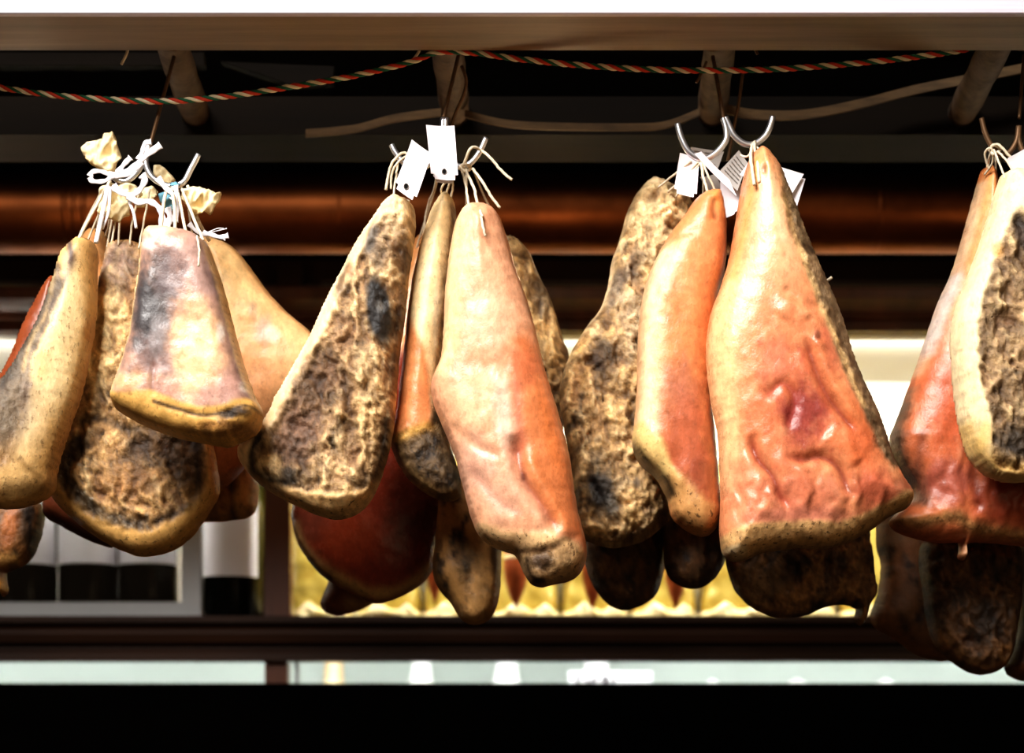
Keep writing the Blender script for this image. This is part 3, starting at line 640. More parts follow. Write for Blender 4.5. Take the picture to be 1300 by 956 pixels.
h9 = ham('pink and orange front ham with a long fold and dark butt end',
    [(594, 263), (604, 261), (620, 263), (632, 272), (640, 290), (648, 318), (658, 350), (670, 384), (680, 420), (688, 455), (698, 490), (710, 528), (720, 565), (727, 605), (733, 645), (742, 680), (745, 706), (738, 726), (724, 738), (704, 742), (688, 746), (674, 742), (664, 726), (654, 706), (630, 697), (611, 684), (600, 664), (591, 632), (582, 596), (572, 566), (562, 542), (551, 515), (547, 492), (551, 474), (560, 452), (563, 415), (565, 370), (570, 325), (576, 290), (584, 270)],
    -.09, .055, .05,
    [B(640, 360, 40, 70, (238, 184, 156), .8), Pg([(572, 290), (586, 262), (600, 264), (596, 330), (586, 400), (578, 460), (556, 480), (562, 400)], (252, 220, 178), .9, 6), B(650, 300, 10, 26, (230, 196, 176), .5),
     B(620, 420, 36, 40, (246, 200, 176), .6, n=.6), B(655, 350, 20, 60, (222, 168, 140), .5, n=.6, rot=-15), Ln([(655, 330), (668, 380), (676, 410)], 6, (184, 154, 144), .5, n=.8, rough=.3),
     Pg([(652, 440), (690, 450), (712, 530), (730, 620), (744, 690), (730, 690), (706, 672), (682, 635), (664, 590), (656, 520)], (222, 134, 78), .9, 14, .8, gloss=.6), B(700, 560, 14, 60, (234, 140, 76), .7, rot=-12), B(665, 475, 22, 30, (214, 122, 86), .6, n=.6),
     B(600, 520, 30, 36, (244, 208, 176), .7), B(605, 600, 28, 50, (214, 170, 156), .8, rot=-15), B(640, 640, 30, 34, (228, 180, 162), .7), B(640, 540, 14, 60, (242, 206, 196), .7, n=.5, rot=-6, h=2), Ln([(655, 500), (658, 550), (664, 590)], 7, (206, 116, 96), .6),
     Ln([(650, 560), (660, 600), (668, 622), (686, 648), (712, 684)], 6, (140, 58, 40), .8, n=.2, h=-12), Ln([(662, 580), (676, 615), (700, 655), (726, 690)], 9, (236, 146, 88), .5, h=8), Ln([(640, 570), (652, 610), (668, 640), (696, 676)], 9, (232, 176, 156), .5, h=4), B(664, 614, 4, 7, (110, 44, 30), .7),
     Ln([(575, 545), (605, 575), (640, 590)], 4, (226, 170, 140), .4, h=-3), Ln([(598, 600), (630, 640), (660, 660)], 5, (206, 152, 140), .5, h=-3), Ln([(590, 470), (620, 478), (650, 470)], 8, h=-2),
     Pg([(604, 668), (640, 680), (680, 684), (702, 684), (700, 700), (660, 706), (625, 700), (605, 685)], (236, 200, 156), .9, 6, .3, speck=.9, h=2),
     Pg([(660, 704), (700, 692), (722, 690), (742, 705), (736, 732), (700, 748), (668, 740)], (216, 182, 140), .95, 4, .2, speck=1, rough=.4, gloss=0), B(686, 718, 18, 15, (74, 54, 38), .95, n=.4, rough=1, h=-5), Ln([(656, 704), (690, 704), (708, 698)], 4, (96, 66, 44), .8, h=-3), B(686, 741, 12, 5, (32, 24, 20), .9), Ln([(668, 712), (672, 732), (684, 742)], 4, (50, 36, 28), .8),
     Rm(200, gloss=.45, f=5, inn=[(540, 250), (760, 250), (760, 690), (600, 690)])],
    (236, 178, 148), 12, [(.0019, [(612, 275, -.145), (607, 260, -.12), (602, 240, -.06), (594, 222, -.03), (589, 212, -.01)]), (.0016, [(596, 268, -.1), (592, 240, -.05), (586, 214, -.01)]), (.0016, [(616, 300, -.152), (612, 282, -.15), (608, 262, -.12)]),
     (.0019, [(588, 212, -.02), (598, 188, -.03), (611, 191, -.02), (622, 200, -.03), (634, 214, -.03), (642, 222, -.03), (650, 228, -.03)]), (.0019, [(600, 214, -.03), (612, 230, -.04), (624, 250, -.04), (635, 264, -.04)]), (.0022, [(584, 214, -.01), (590, 208, -.022), (597, 213, -.01), (590, 218, -.02), (585, 210, -.015)])],
    wrk=lambda X, Z: 1.2 * np.sin((X * .3 + Z * .05) / 3.0) * sstep(.0, .6, fbm(X / 40, Z / 60, 2)) , R=60)

ham('lumpy tan and grey cut ham tucked behind the pink front ham, on its right',
    [(640, 302), (656, 304), (672, 320), (682, 345), (696, 372), (706, 400), (714, 428), (722, 450), (722, 480), (716, 540), (700, 600), (660, 620), (600, 560), (600, 420), (620, 330)],
    .14, .05, .04, [Rm(200, rough=1, f=5), *flesh_set((18, 24), (9, 10)), B(690, 385, 14, 30, (126, 118, 108), .6, n=.6), B(676, 340, 12, 18, (226, 196, 146), .7, n=.6, h=3), B(700, 440, 16, 40, (232, 200, 150), .6, n=.6)], (196, 164, 118), 13, [[(646, 306, .1), (620, 260, .08), (600, 214, .03)]], flesh=8)

ham('dark red glossy ham hanging low behind the large cut face, fat edged underneath',
    [(533, 297), (542, 296), (552, 310), (560, 400), (575, 520), (572, 620), (556, 690), (549, 725), (530, 746), (510, 757), (480, 767), (455, 758), (428, 744), (408, 730), (392, 712), (378, 690), (371, 664), (372, 640), (400, 560), (470, 420), (515, 320)],
    .19, .05, .04,
    [B(400, 660, 36, 40, (128, 70, 56), .7, n=.5), B(450, 690, 40, 40, (184, 80, 34), .7, gloss=1), B(525, 640, 36, 80, (60, 26, 16), .7), Pg([(510, 290), (560, 290), (560, 400), (545, 440), (500, 440)], (236, 170, 112), .95, 14), Rm(200, gloss=.9, f=5),
     Ln([(374, 672), (388, 704), (410, 724), (440, 742), (478, 757), (520, 748), (546, 726)], 8, (206, 170, 116), .95, n=.5, speck=1, gloss=0, h=2), Ln([(390, 712), (405, 726), (420, 736)], 4, (56, 40, 28), .9)],
    (150, 58, 28), 14, [(.0016, [(537, 302, .12), (543, 262, .1), (552, 238, .06), (556, 212, .02)])])
ham('drooping brown cut ham end with a pale rim, lowest below the pink front ham',
    [(560, 600), (600, 590), (630, 620), (636, 680), (636, 735), (632, 765), (622, 786), (602, 794), (585, 786), (572, 766), (556, 746), (549, 725), (552, 690), (556, 640)],
    .12, .04, .04, [Nz(dark, (18, 34), -.05, .35, .9, rough=1), Ln([(622, 690), (612, 730), (606, 770)], 13, (188, 148, 96), .85, rough=.2), Ln([(570, 762), (590, 782), (615, 784)], 8, (190, 150, 100), .9, speck=.8), B(590, 715, 12, 40, (90, 74, 46), .6, n=.6, rough=1), B(628, 710, 6, 30, (60, 40, 24), .8), Rm(3, (206, 160, 100), .5, 2)], (184, 142, 88), 15,
    [[(590, 594, .17), (592, 420, .16), (592, 214, .03)]], step=4, flesh=6)
ham('plain brown ham tip hanging lowest behind the dark red ham, near the wooden post',
    [(420, 660), (470, 660), (500, 740), (470, 768), (440, 780), (418, 780), (406, 770), (410, 755), (418, 730)], .32, .04, .04, [B(432, 765, 20, 14, (150, 80, 36), .7), Ln([(445, 768), (460, 772), (480, 764)], 8, (206, 170, 120), .8)], (126, 66, 34), 16,
    [[(450, 662, .26), (500, 420, .24), (560, 214, .06)]], step=5)

# ---- group 3
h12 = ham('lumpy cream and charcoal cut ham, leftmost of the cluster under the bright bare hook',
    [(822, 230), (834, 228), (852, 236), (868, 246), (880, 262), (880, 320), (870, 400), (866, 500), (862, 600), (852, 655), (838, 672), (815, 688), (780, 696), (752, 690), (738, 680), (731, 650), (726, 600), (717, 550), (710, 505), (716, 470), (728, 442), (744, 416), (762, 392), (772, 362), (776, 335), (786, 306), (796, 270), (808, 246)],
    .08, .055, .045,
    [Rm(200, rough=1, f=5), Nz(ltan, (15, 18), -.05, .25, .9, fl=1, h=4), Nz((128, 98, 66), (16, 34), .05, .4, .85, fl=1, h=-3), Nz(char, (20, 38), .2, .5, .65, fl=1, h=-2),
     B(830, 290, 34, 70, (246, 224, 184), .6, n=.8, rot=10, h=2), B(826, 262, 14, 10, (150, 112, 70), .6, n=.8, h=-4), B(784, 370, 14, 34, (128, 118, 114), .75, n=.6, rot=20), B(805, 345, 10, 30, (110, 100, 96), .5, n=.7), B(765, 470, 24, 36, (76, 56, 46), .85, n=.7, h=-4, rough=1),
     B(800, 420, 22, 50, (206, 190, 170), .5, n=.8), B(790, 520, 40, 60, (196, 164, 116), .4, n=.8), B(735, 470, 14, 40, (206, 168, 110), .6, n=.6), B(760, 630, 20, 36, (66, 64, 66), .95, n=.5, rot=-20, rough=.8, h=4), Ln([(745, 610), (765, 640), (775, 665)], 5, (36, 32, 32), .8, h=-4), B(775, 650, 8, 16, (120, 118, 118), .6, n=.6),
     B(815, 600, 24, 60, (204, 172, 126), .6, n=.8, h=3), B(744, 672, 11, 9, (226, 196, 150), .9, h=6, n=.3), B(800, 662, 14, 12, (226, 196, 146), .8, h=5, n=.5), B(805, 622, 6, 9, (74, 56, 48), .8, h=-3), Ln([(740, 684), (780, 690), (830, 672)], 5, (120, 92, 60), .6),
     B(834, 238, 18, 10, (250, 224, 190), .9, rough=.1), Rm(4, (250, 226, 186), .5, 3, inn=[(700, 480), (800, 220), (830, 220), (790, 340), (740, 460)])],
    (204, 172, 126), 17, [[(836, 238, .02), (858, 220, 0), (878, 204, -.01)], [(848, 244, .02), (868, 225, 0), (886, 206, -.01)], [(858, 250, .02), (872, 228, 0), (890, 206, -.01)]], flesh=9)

h15 = ham('orange ham with cream highlight stripe and yellow fat corner, left of the big red ham',
    [(898, 245), (908, 244), (916, 247), (921, 268), (923, 300), (921, 340), (911, 385), (905, 430), (903, 490), (908, 550), (913, 610), (915, 655), (905, 676), (890, 682), (868, 672), (852, 656), (846, 632), (832, 608), (812, 590), (803, 568), (804, 545), (808, 500), (809, 450), (812, 400), (820, 360), (836, 322), (852, 295), (868, 275), (884, 252)],
    -.02, .05, .04,
    [B(875, 340, 30, 70, (232, 168, 120), .7, rot=12), B(890, 420, 16, 90, (222, 136, 80), .7), B(866, 560, 36, 90, (188, 96, 68), .8, n=.4), B(855, 500, 26, 36, (188, 120, 96), .6, n=.6), B(885, 620, 20, 50, (140, 60, 40), .6), Ln([(842, 330), (826, 380), (822, 440), (820, 500), (818, 540)], 14, (252, 232, 198), .9, n=.3),  # pale left streak is a cream highlight painted on the rind
     B(908, 262, 12, 22, (238, 168, 100), .9), Ln([(903, 262), (901, 280), (904, 296)], 3, (140, 80, 50), .6, h=-4), Ln([(840, 322), (862, 310), (885, 306)], 3, (226, 160, 116), .5, h=-2), Rm(200, gloss=.5, f=5),
     Pg([(802, 545), (820, 545), (838, 572), (850, 600), (862, 612), (852, 640), (826, 604), (802, 580)], (236, 208, 146), .95, 5, .3, speck=.5, h=2), Pg([(846, 606), (870, 620), (890, 640), (912, 655), (900, 690), (862, 670), (846, 640)], (206, 160, 104), .9, 7, .5, speck=1, h=1, gloss=0),
     Ln([(802, 566), (812, 584), (828, 602), (842, 614), (850, 632)], 4.5, (48, 36, 24), .95, n=.4), Rm(7, (110, 76, 56), .6, 4, inn=[(900, 380), (930, 380), (930, 660), (900, 640)])],
    (226, 150, 98), 18, [(.0018, [(902, 285, -.055), (903, 262, -.05), (899, 245, -.03), (893, 225, -.02), (890, 206, -.01)]), [(912, 250, -.02), (900, 225, -.02), (892, 206, -.01)]], R=42)
bristles(h15, [(835, 480), (905, 480), (905, 640), (850, 620)], -.02, 220, 3, .05)

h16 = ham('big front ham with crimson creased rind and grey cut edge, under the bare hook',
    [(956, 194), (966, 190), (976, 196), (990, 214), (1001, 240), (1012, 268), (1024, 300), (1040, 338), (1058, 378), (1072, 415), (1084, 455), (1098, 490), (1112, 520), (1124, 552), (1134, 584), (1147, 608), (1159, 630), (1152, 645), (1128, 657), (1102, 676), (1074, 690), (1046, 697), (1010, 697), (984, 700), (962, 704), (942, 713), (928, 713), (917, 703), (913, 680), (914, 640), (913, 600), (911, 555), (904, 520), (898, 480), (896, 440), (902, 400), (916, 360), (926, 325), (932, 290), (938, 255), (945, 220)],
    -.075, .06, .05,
    [Rm(200, gloss=.7, f=5), B(975, 300, 44, 90, (246, 206, 170), .7), B(962, 380, 46, 50, (240, 178, 140), .6, n=.6),
     Pg([(890, 440), (905, 390), (925, 340), (940, 370), (932, 440), (930, 520), (936, 590), (925, 640), (905, 600), (900, 520)], (246, 206, 160), .9, 10, speck=.25),
     B(1000, 440, 46, 70, (228, 146, 106), .8, n=.6), B(1005, 535, 62, 80, (206, 110, 80), .8, n=.5), Nz((240, 186, 150), (30, 44), .1, .5, .55, inn=[(930, 360), (1050, 380), (1100, 500), (1120, 640), (930, 640)]), B(1010, 538, 30, 36, (156, 56, 62), .85, n=.7), Nz((186, 84, 70), (22, 30), .15, .5, .5, inn=[(950, 430), (1050, 430), (1080, 560), (980, 620)]), B(975, 470, 22, 30, (226, 140, 116), .7, n=.6), B(1040, 460, 20, 40, (196, 100, 84), .6, n=.6),
     B(1085, 560, 30, 60, (222, 116, 68), .85, n=.4), B(960, 560, 26, 50, (230, 138, 96), .7), B(940, 630, 26, 60, (234, 150, 118), .8), B(1010, 640, 70, 34, (214, 130, 106), .8, n=.5), B(1100, 630, 36, 30, (190, 96, 74), .8), B(1140, 625, 16, 18, (130, 72, 56), .8), B(1006, 665, 80, 16, (216, 142, 128), .6),
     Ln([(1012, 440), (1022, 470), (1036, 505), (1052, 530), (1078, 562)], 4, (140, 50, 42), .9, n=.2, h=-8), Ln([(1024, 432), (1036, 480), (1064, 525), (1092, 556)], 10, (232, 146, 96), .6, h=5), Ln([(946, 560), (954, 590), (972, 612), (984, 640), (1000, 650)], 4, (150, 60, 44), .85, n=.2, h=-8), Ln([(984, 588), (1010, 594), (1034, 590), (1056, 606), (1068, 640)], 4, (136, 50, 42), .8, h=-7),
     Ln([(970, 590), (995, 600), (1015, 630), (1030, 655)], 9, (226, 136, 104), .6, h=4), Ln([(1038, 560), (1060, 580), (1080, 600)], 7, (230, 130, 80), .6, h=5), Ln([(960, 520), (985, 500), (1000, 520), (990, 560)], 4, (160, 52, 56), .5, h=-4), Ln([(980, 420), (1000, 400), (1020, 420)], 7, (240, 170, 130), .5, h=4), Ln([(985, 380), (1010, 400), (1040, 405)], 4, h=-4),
     Ln([(1050, 400), (1070, 450), (1090, 500)], 5, (180, 96, 76), .4, n=.8, h=-3), B(1028, 440, 5, 8, (90, 50, 44), .7),
     Ln([(955, 215), (948, 260), (938, 310), (925, 360)], 6, (236, 174, 104), .7), Ln([(965, 225), (972, 270), (985, 320)], 5, (244, 216, 186), .8, h=-2), Ln([(982, 230), (1000, 280), (1016, 330)], 6, (240, 180, 130), .5, h=-2), B(968, 215, 12, 22, (232, 170, 120), .7, n=.4), B(964, 230, 4, 8, (120, 74, 44), .7, h=-3),
     Pg([(988, 214), (1000, 236), (1030, 300), (1060, 375), (1085, 440), (1115, 510), (1140, 590), (1116, 592), (1088, 540), (1060, 474), (1034, 404), (1006, 332), (988, 270)], (132, 114, 90), .95, 5, .35, rough=1, gloss=0, speck=.5, h=-2),
     Ln([(988, 262), (1008, 330), (1034, 398), (1060, 462), (1086, 524)], 4.5, (238, 204, 154), .8, speck=.4), Ln([(1096, 480), (1118, 540), (1132, 590)], 8, (70, 58, 46), .8, n=.5, rough=1),
     Pg([(910, 690), (935, 676), (980, 670), (1020, 668), (1060, 668), (1095, 655), (1125, 640), (1165, 625), (1150, 660), (1090, 695), (1000, 712), (930, 725)], (216, 178, 128), .95, 4, .25, speck=1, rough=.3, gloss=0, h=1), B(930, 704, 16, 8, (244, 224, 190), .8), Rm(3, (110, 84, 56), .5, 2, inn=[(900, 690), (1170, 610), (1170, 720), (900, 730)])],
    (236, 160, 118), 19, [(.0022, [(958, 235, -.125), (955, 215, -.115), (953, 196, -.1), (956, 182, -.015)]), (.0022, [(964, 232, -.12), (962, 206, -.11), (958, 190, -.06), (958, 180, -.016)]), [(966, 196, -.08), (962, 188, -.04), (952, 184, -.01)], [(940, 197, -.05), (948, 199, -.06), (955, 192, -.05)]],
    wrk=lambda X, Z: (2.4 * (ridged(X / 60 + 4, Z / 70, 3) - .5) * sstep(390, 460, Z) + 1.6 * np.sin((X + fbm(X / 30, Z / 30, 2) * 18) / 5.0) * sstep(590, 640, Z) * (1 - sstep(650, 690, Z))), R=78)

bristles(h16, [(1000, 450), (1090, 450), (1140, 600), (1100, 670), (930, 670), (960, 560)], 0, 260, 5, .06)

ham('dark rugged ham end with a dangling scrap, hanging under the big red front ham',
    [(930, 640), (1000, 620), (1090, 640), (1106, 690), (1111, 730), (1114, 752), (1104, 768), (1101, 782), (1094, 795), (1084, 790), (1086, 774), (1070, 768), (1046, 772), (1020, 782), (985, 784), (955, 772), (936, 754), (925, 730), (921, 700)],
    .11, .05, .04,
    [Rm(200, rough=1, f=5), Nz(dark, (22, 34), -.05, .35, .9), Nz((150, 116, 74), (14, 18), .1, .45, .8), B(965, 740, 32, 30, (128, 100, 66), .7, n=.5, speck=1, rough=.5), Ln([(930, 745), (955, 768), (990, 778), (1020, 774)], 5, (170, 132, 86), .7), B(1050, 730, 16, 36, (128, 100, 80), .6, n=.5, rot=10), B(1000, 720, 16, 30, (40, 30, 22), .7), B(1094, 786, 8, 10, (170, 130, 80), .8), B(930, 712, 10, 10, (176, 110, 76), .8)],
    (150, 116, 78), 20, [[(1000, 624, .1), (975, 400, .12), (958, 184, .03)]], flesh=9)
ham('dark craggy ham end hanging below the lumpy charcoal cut ham',
    [(738, 650), (790, 640), (845, 650), (848, 690), (842, 730), (832, 756), (812, 770), (790, 775), (768, 764), (752, 742), (742, 715), (738, 690)],
    .19, .045, .04, [Rm(200, rough=1, f=5), Nz(dark, (18, 30), 0, .4, .85), Nz((140, 104, 64), (10, 13), .15, .5, .7), Ln([(760, 750), (790, 768), (820, 758)], 6, (110, 80, 50), .7)], (124, 92, 60), 21, [[(790, 644, .19), (840, 420, .16), (885, 206, .03)]], step=4, flesh=9)
ham('small dark ham end below the orange striped ham, between two larger craggy ends',
    [(848, 640), (890, 640), (922, 660), (926, 690), (918, 718), (904, 738), (884, 748), (864, 744), (848, 732), (842, 700)],
    .15, .04, .04, [Rm(200, rough=.8, f=5), Nz(dark, (18, 26), 0, .4, .85), Ln([(856, 735), (884, 742), (908, 722)], 5, (120, 90, 54), .8, speck=1)], (120, 88, 58), 22, [[(885, 644, .17), (890, 420, .15), (893, 206, .03)]], step=4, flesh=8)

# ---- group 4 (right edge)
h20 = ham('orange red ham with frosty left edge and hanging scrap, behind the rightmost ham',
    [(1246, 216), (1254, 214), (1262, 222), (1280, 300), (1330, 420), (1370, 540), (1380, 640), (1360, 684), (1310, 694), (1260, 690), (1228, 690), (1227, 706), (1221, 713), (1215, 708), (1217, 690), (1190, 690), (1160, 684), (1138, 676), (1128, 664), (1140, 650), (1158, 634), (1150, 612), (1138, 594), (1130, 570), (1130, 552), (1138, 534), (1150, 500), (1164, 462), (1176, 425), (1190, 385), (1206, 350), (1218, 312), (1230, 268), (1240, 234)],
    .03, .055, .045,
    [Pg([(1240, 225), (1256, 222), (1250, 300), (1232, 360), (1210, 430), (1190, 460), (1200, 400), (1225, 320)], (236, 164, 100), .9, 8), Ln([(1238, 240), (1222, 310), (1196, 375), (1178, 430), (1160, 475)], 7, (222, 196, 170), .9, speck=.3), Ln([(1208, 360), (1190, 400), (1172, 450)], 9, (214, 204, 210), .8, n=.7),
     B(1190, 520, 34, 70, (206, 106, 68), .8, n=.5), Nz((232, 170, 140), (14, 40), .1, .5, .4, inn=[(1150, 430), (1210, 420), (1230, 640), (1150, 640)]), B(1200, 450, 14, 40, (220, 150, 130), .6), B(1190, 620, 40, 34, (168, 92, 84), .8, n=.5), B(1260, 640, 40, 40, (158, 56, 34), .7), Ln([(1222, 560), (1224, 610), (1232, 660)], 6, (110, 40, 26), .6, h=-5), Ln([(1148, 500), (1136, 540), (1134, 575), (1150, 610), (1162, 640)], 9, (120, 106, 92), .9, n=.6, rough=.8),
     Ln([(1160, 560), (1158, 600), (1166, 640)], 7, (120, 74, 62), .6, h=-3), Rm(200, gloss=.5, f=5), Ln([(1130, 664), (1165, 668), (1200, 662), (1230, 676), (1290, 684), (1340, 686)], 8, (178, 138, 90), .9, n=.6, speck=1, rough=.4, gloss=0), B(1221, 702, 7, 12, (196, 160, 130), .8, rough=.5)],
    (212, 122, 78), 23, [[(1252, 218, .02), (1256, 200, .0), (1262, 190, -.02)], [(1250, 222, .0), (1260, 206, -.02), (1258, 188, -.03), (1250, 196, -.02), (1256, 216, -.01)]], R=60,
    wrk=lambda X, Z: 1.4 * np.sin((X + fbm(X / 30, Z / 30, 2) * 18) / 5.0) * sstep(560, 620, Z))
h21 = ham('grey cut-face ham with a broad cream rim, rightmost in the photo',
    [(1272, 222), (1290, 218), (1312, 230), (1340, 300), (1372, 380), (1396, 460), (1404, 540), (1392, 596), (1356, 612), (1310, 612), (1280, 613), (1254, 604), (1236, 588), (1226, 570), (1218, 540), (1212, 500), (1208, 455), (1207, 420), (1213, 390), (1226, 355), (1240, 318), (1254, 275), (1264, 240)],
    -.10, .05, .045,
    [Pg([(1262, 316), (1290, 280), (1330, 330), (1380, 450), (1390, 560), (1350, 600), (1290, 604), (1258, 596), (1248, 570), (1250, 540), (1236, 500), (1232, 450), (1236, 400), (1250, 350)], (164, 138, 108), 1, 4, .4, rough=1, h=-5), Nz(ltan, (16, 30), .0, .4, .8, fl=1, h=3), Nz((110, 92, 76), (20, 40), .05, .45, .8, fl=1, h=-3), Nz(mould, (9, 12), .2, .6, .6, fl=1),
     B(1286, 310, 14, 30, (74, 60, 54), .95, n=.3, rot=-18, rough=.7), B(1256, 330, 8, 10, (196, 150, 84), .7, h=-3), B(1245, 450, 8, 60, (196, 170, 136), .6, n=.6), B(1280, 570, 30, 24, (70, 60, 52), .9, n=.6, h=-4, rough=1), B(1250, 520, 10, 24, (110, 90, 70), .7, n=.5, rough=1), Ln([(1220, 548), (1236, 580), (1262, 600), (1310, 606)], 10, (232, 192, 116), .8, speck=.6), B(1240, 560, 10, 20, (226, 190, 110), .6), Rm(200, speck=.2, f=5)],
    (250, 230, 196), 24, [[(1276, 226, -.12), (1268, 206, -.06), (1262, 190, -.03)], [(1290, 226, -.12), (1278, 204, -.05), (1266, 192, -.03)], (.0018, [(1258, 186, -.025), (1268, 184, -.03), (1284, 200, -.03), (1296, 198, -.02)]), (.0022, [(1256, 192, -.02), (1262, 184, -.03), (1270, 190, -.02), (1262, 196, -.03), (1257, 191, -.02)])], flesh=8, R=44)
ham('dark brown cut ham hanging lowest at right, under the orange red ham',
    [(1170, 690), (1230, 670), (1290, 690), (1297, 750), (1290, 800), (1284, 832), (1270, 850), (1245, 857), (1222, 850), (1200, 834), (1182, 812), (1172, 760)],
    .16, .05, .04, [Rm(200, rough=1, f=5), Nz(dark, (18, 40), 0, .4, .85), Nz((128, 92, 54), (10, 16), .2, .55, .6), Ln([(1180, 800), (1205, 832), (1240, 852), (1275, 846)], 6, (150, 108, 62), .8, n=.5), B(1268, 832, 12, 14, (150, 112, 66), .8, n=.4), B(1240, 790, 14, 30, (36, 30, 28), .8)], (108, 78, 50), 25, [[(1232, 674, .13), (1262, 400, .1), (1264, 190, .0)]], flesh=9)
ham('brown ham end with thin gold lower edge, left of the lowest dark ham',
    [(1120, 640), (1180, 660), (1210, 700), (1212, 800), (1206, 836), (1190, 840), (1160, 830), (1136, 812), (1112, 798), (1104, 782), (1112, 760), (1118, 720), (1112, 690)],
    .26, .045, .04, [Nz(dark, (20, 40), -.05, .4, .85, rough=.6), Ln([(1106, 786), (1130, 806), (1160, 826), (1200, 836)], 5, (170, 120, 64), .9), B(1140, 770, 20, 24, (120, 84, 48), .7, n=.6), B(1128, 690, 16, 12, (120, 90, 60), .6)], (136, 92, 54), 26, [[(1150, 650, .2), (1220, 420, .16), (1258, 190, .02)]], step=4, flesh=7)
ham('sliver of brown ham at the right edge below the grey cut-face ham',
    [(1290, 640), (1340, 640), (1370, 760), (1350, 860), (1310, 866), (1288, 862), (1274, 850), (1282, 820), (1292, 780)], .21, .04, .04, [Nz(dark, (20, 40), -.05, .4, .85, rough=.6), B(1290, 855, 14, 14, (150, 96, 50), .7)], (88, 58, 36), 27, [[(1320, 644, .2), (1316, 420, .16), (1324, 194, .02)]], step=5)

# =====================================================================  TAGS
def card(label, quad, Y, mat=M_paper, bend=.003, tilt=0, hole=None, notch=True, lines=0, group='paper cards tied to the hams'):
    q = [np.array(p, float) for p in quad]     # top left, top right, bottom right, bottom left
    V = []; F = []; nu, nv = 8, 10; s = (D + Y) / 2400
    base = at(*(sum(q) / 4), Y)
    def pt(u, v):
        p = (q[0] * (1 - u) + q[1] * u) * (1 - v) + (q[3] * (1 - u) + q[2] * u) * v
        w = at(p[0], p[1], Y); w.y += bend * math.sin(math.pi * u) - bend * 1.5 * (v - .5) ** 2 * 4 + tilt * (v - .5); return w
    keep = lambda i, j: not (notch and ((i in (0, nu - 1) and j == nv - 1) ))
    for side in (0, 1):
        for j in range(nv + 1):
            for i in range(nu + 1):
                w = pt(i / nu, j / nv); w.y += side * .0006; V.append(w)
    N = (nu + 1) * (nv + 1); E = {}
    for j in range(nv):
        for i in range(nu):
            if not keep(i, j): continue
            a = j * (nu + 1) + i; f = (a, a + nu + 1, a + nu + 2, a + 1)
            F.append(f); F.append(tuple(N + k for k in f[::-1]))
            for k in range(4): E[(f[k], f[(k + 1) % 4])] = 1
    for (a, b) in list(E):
        if (b, a) not in E: F.append((b, a, N + a, N + b))
    o = mesh('paper_tag', V, F, mat, smooth=False, loc=base); tag(o, label, 'tag', group)
    if hole:
        w = pt(*hole); w.y -= .0012
        MB().tube([w + Vector((.0028 * math.cos(t), 0, .0036 * math.sin(t))) for t in [2 * math.pi * k / 14 for k in range(15)]], .0005, 5).build('punched_hole', M_ink, o, True)
        mb = MB(); n = 12; mb.V = [tuple(w + Vector((.0026 * math.cos(2 * math.pi * k / n), .0006, .0034 * math.sin(2 * math.pi * k / n)))) for k in range(n)]; mb.F = [tuple(range(n))]
        mb.build('hole_shadow', M_dark, o)
    if lines:
        mb = MB()
        for k in range(lines):
            v = .2 + k * .6 / max(1, lines - 1)
            for a, b in ((.12, .4), (.44, .62), (.66, .88)):
                P = []
                for t in range(7):
                    u = a + (b - a) * t / 6; w = pt(u, v + .012 * math.sin(t * 2.4 + k)); w.y -= .0012; P.append(w)
                mb.tube(P, .0005, 4)
        mb.build('print', M_ink, o)
    return o
card('blank white card leaning right, tied above the mouldy cut-face ham', [(523, 178), (548, 196), (527, 257), (500, 238)], -.095, hole=(.45, .84), bend=.002)
card('blank white upright card, the front one above the narrow striped ham', [(541, 160), (577, 161), (582, 230), (548, 228)], -.065, hole=(.5, .84), bend=.003)
card('white card behind the upright blank card, only its lower edge showing', [(545, 164), (576, 165), (579, 234), (551, 232)], -.058, bend=.003)
card('white card hanging left of the knotted strings under the bright bare hook', [(863, 195), (888, 200), (884, 252), (855, 245)], -.008, bend=.002)
card('grey card tucked behind the left prong of the bright bare hook', [(877, 187), (919, 193), (911, 215), (872, 206)], .03, mat=M_paperg, bend=.001, notch=False, lines=2)
card('narrow pale card seen almost edge on, slanting down across the strings', [(881, 196), (890, 193), (926, 229), (935, 250)], -.06, bend=.002, notch=False)
card('grey printed card with rows of faint lines beside the big red ham top', [(938, 191), (949, 207), (936, 243), (912, 219)], .0, mat=M_paperg, bend=.001, notch=False, lines=6)
card('pale grey card below the printed one, between the orange ham and big red ham', [(888, 226), (908, 222), (932, 268), (922, 276)], .032, mat=M_paperg, notch=False)
card('white card under the slanting pale card, lower edge touching the orange ham', [(914, 228), (952, 236), (934, 272), (916, 279)], .02, bend=.002)
card('bright blank white card behind the top of the big red ham, upper one', [(954, 200), (1020, 222), (1003, 250), (937, 225)], -.02, bend=.002)
card('bright blank white card behind the big red ham, lower one with cut corner', [(976, 214), (1022, 228), (1009, 271), (966, 258)], -.014, bend=.002)
card('white card with a punched hole at the right edge above the grey cut-face ham', [(1278, 202), (1310, 184), (1330, 222), (1290, 228)], -.07, hole=(.62, .45), bend=.002, notch=False)

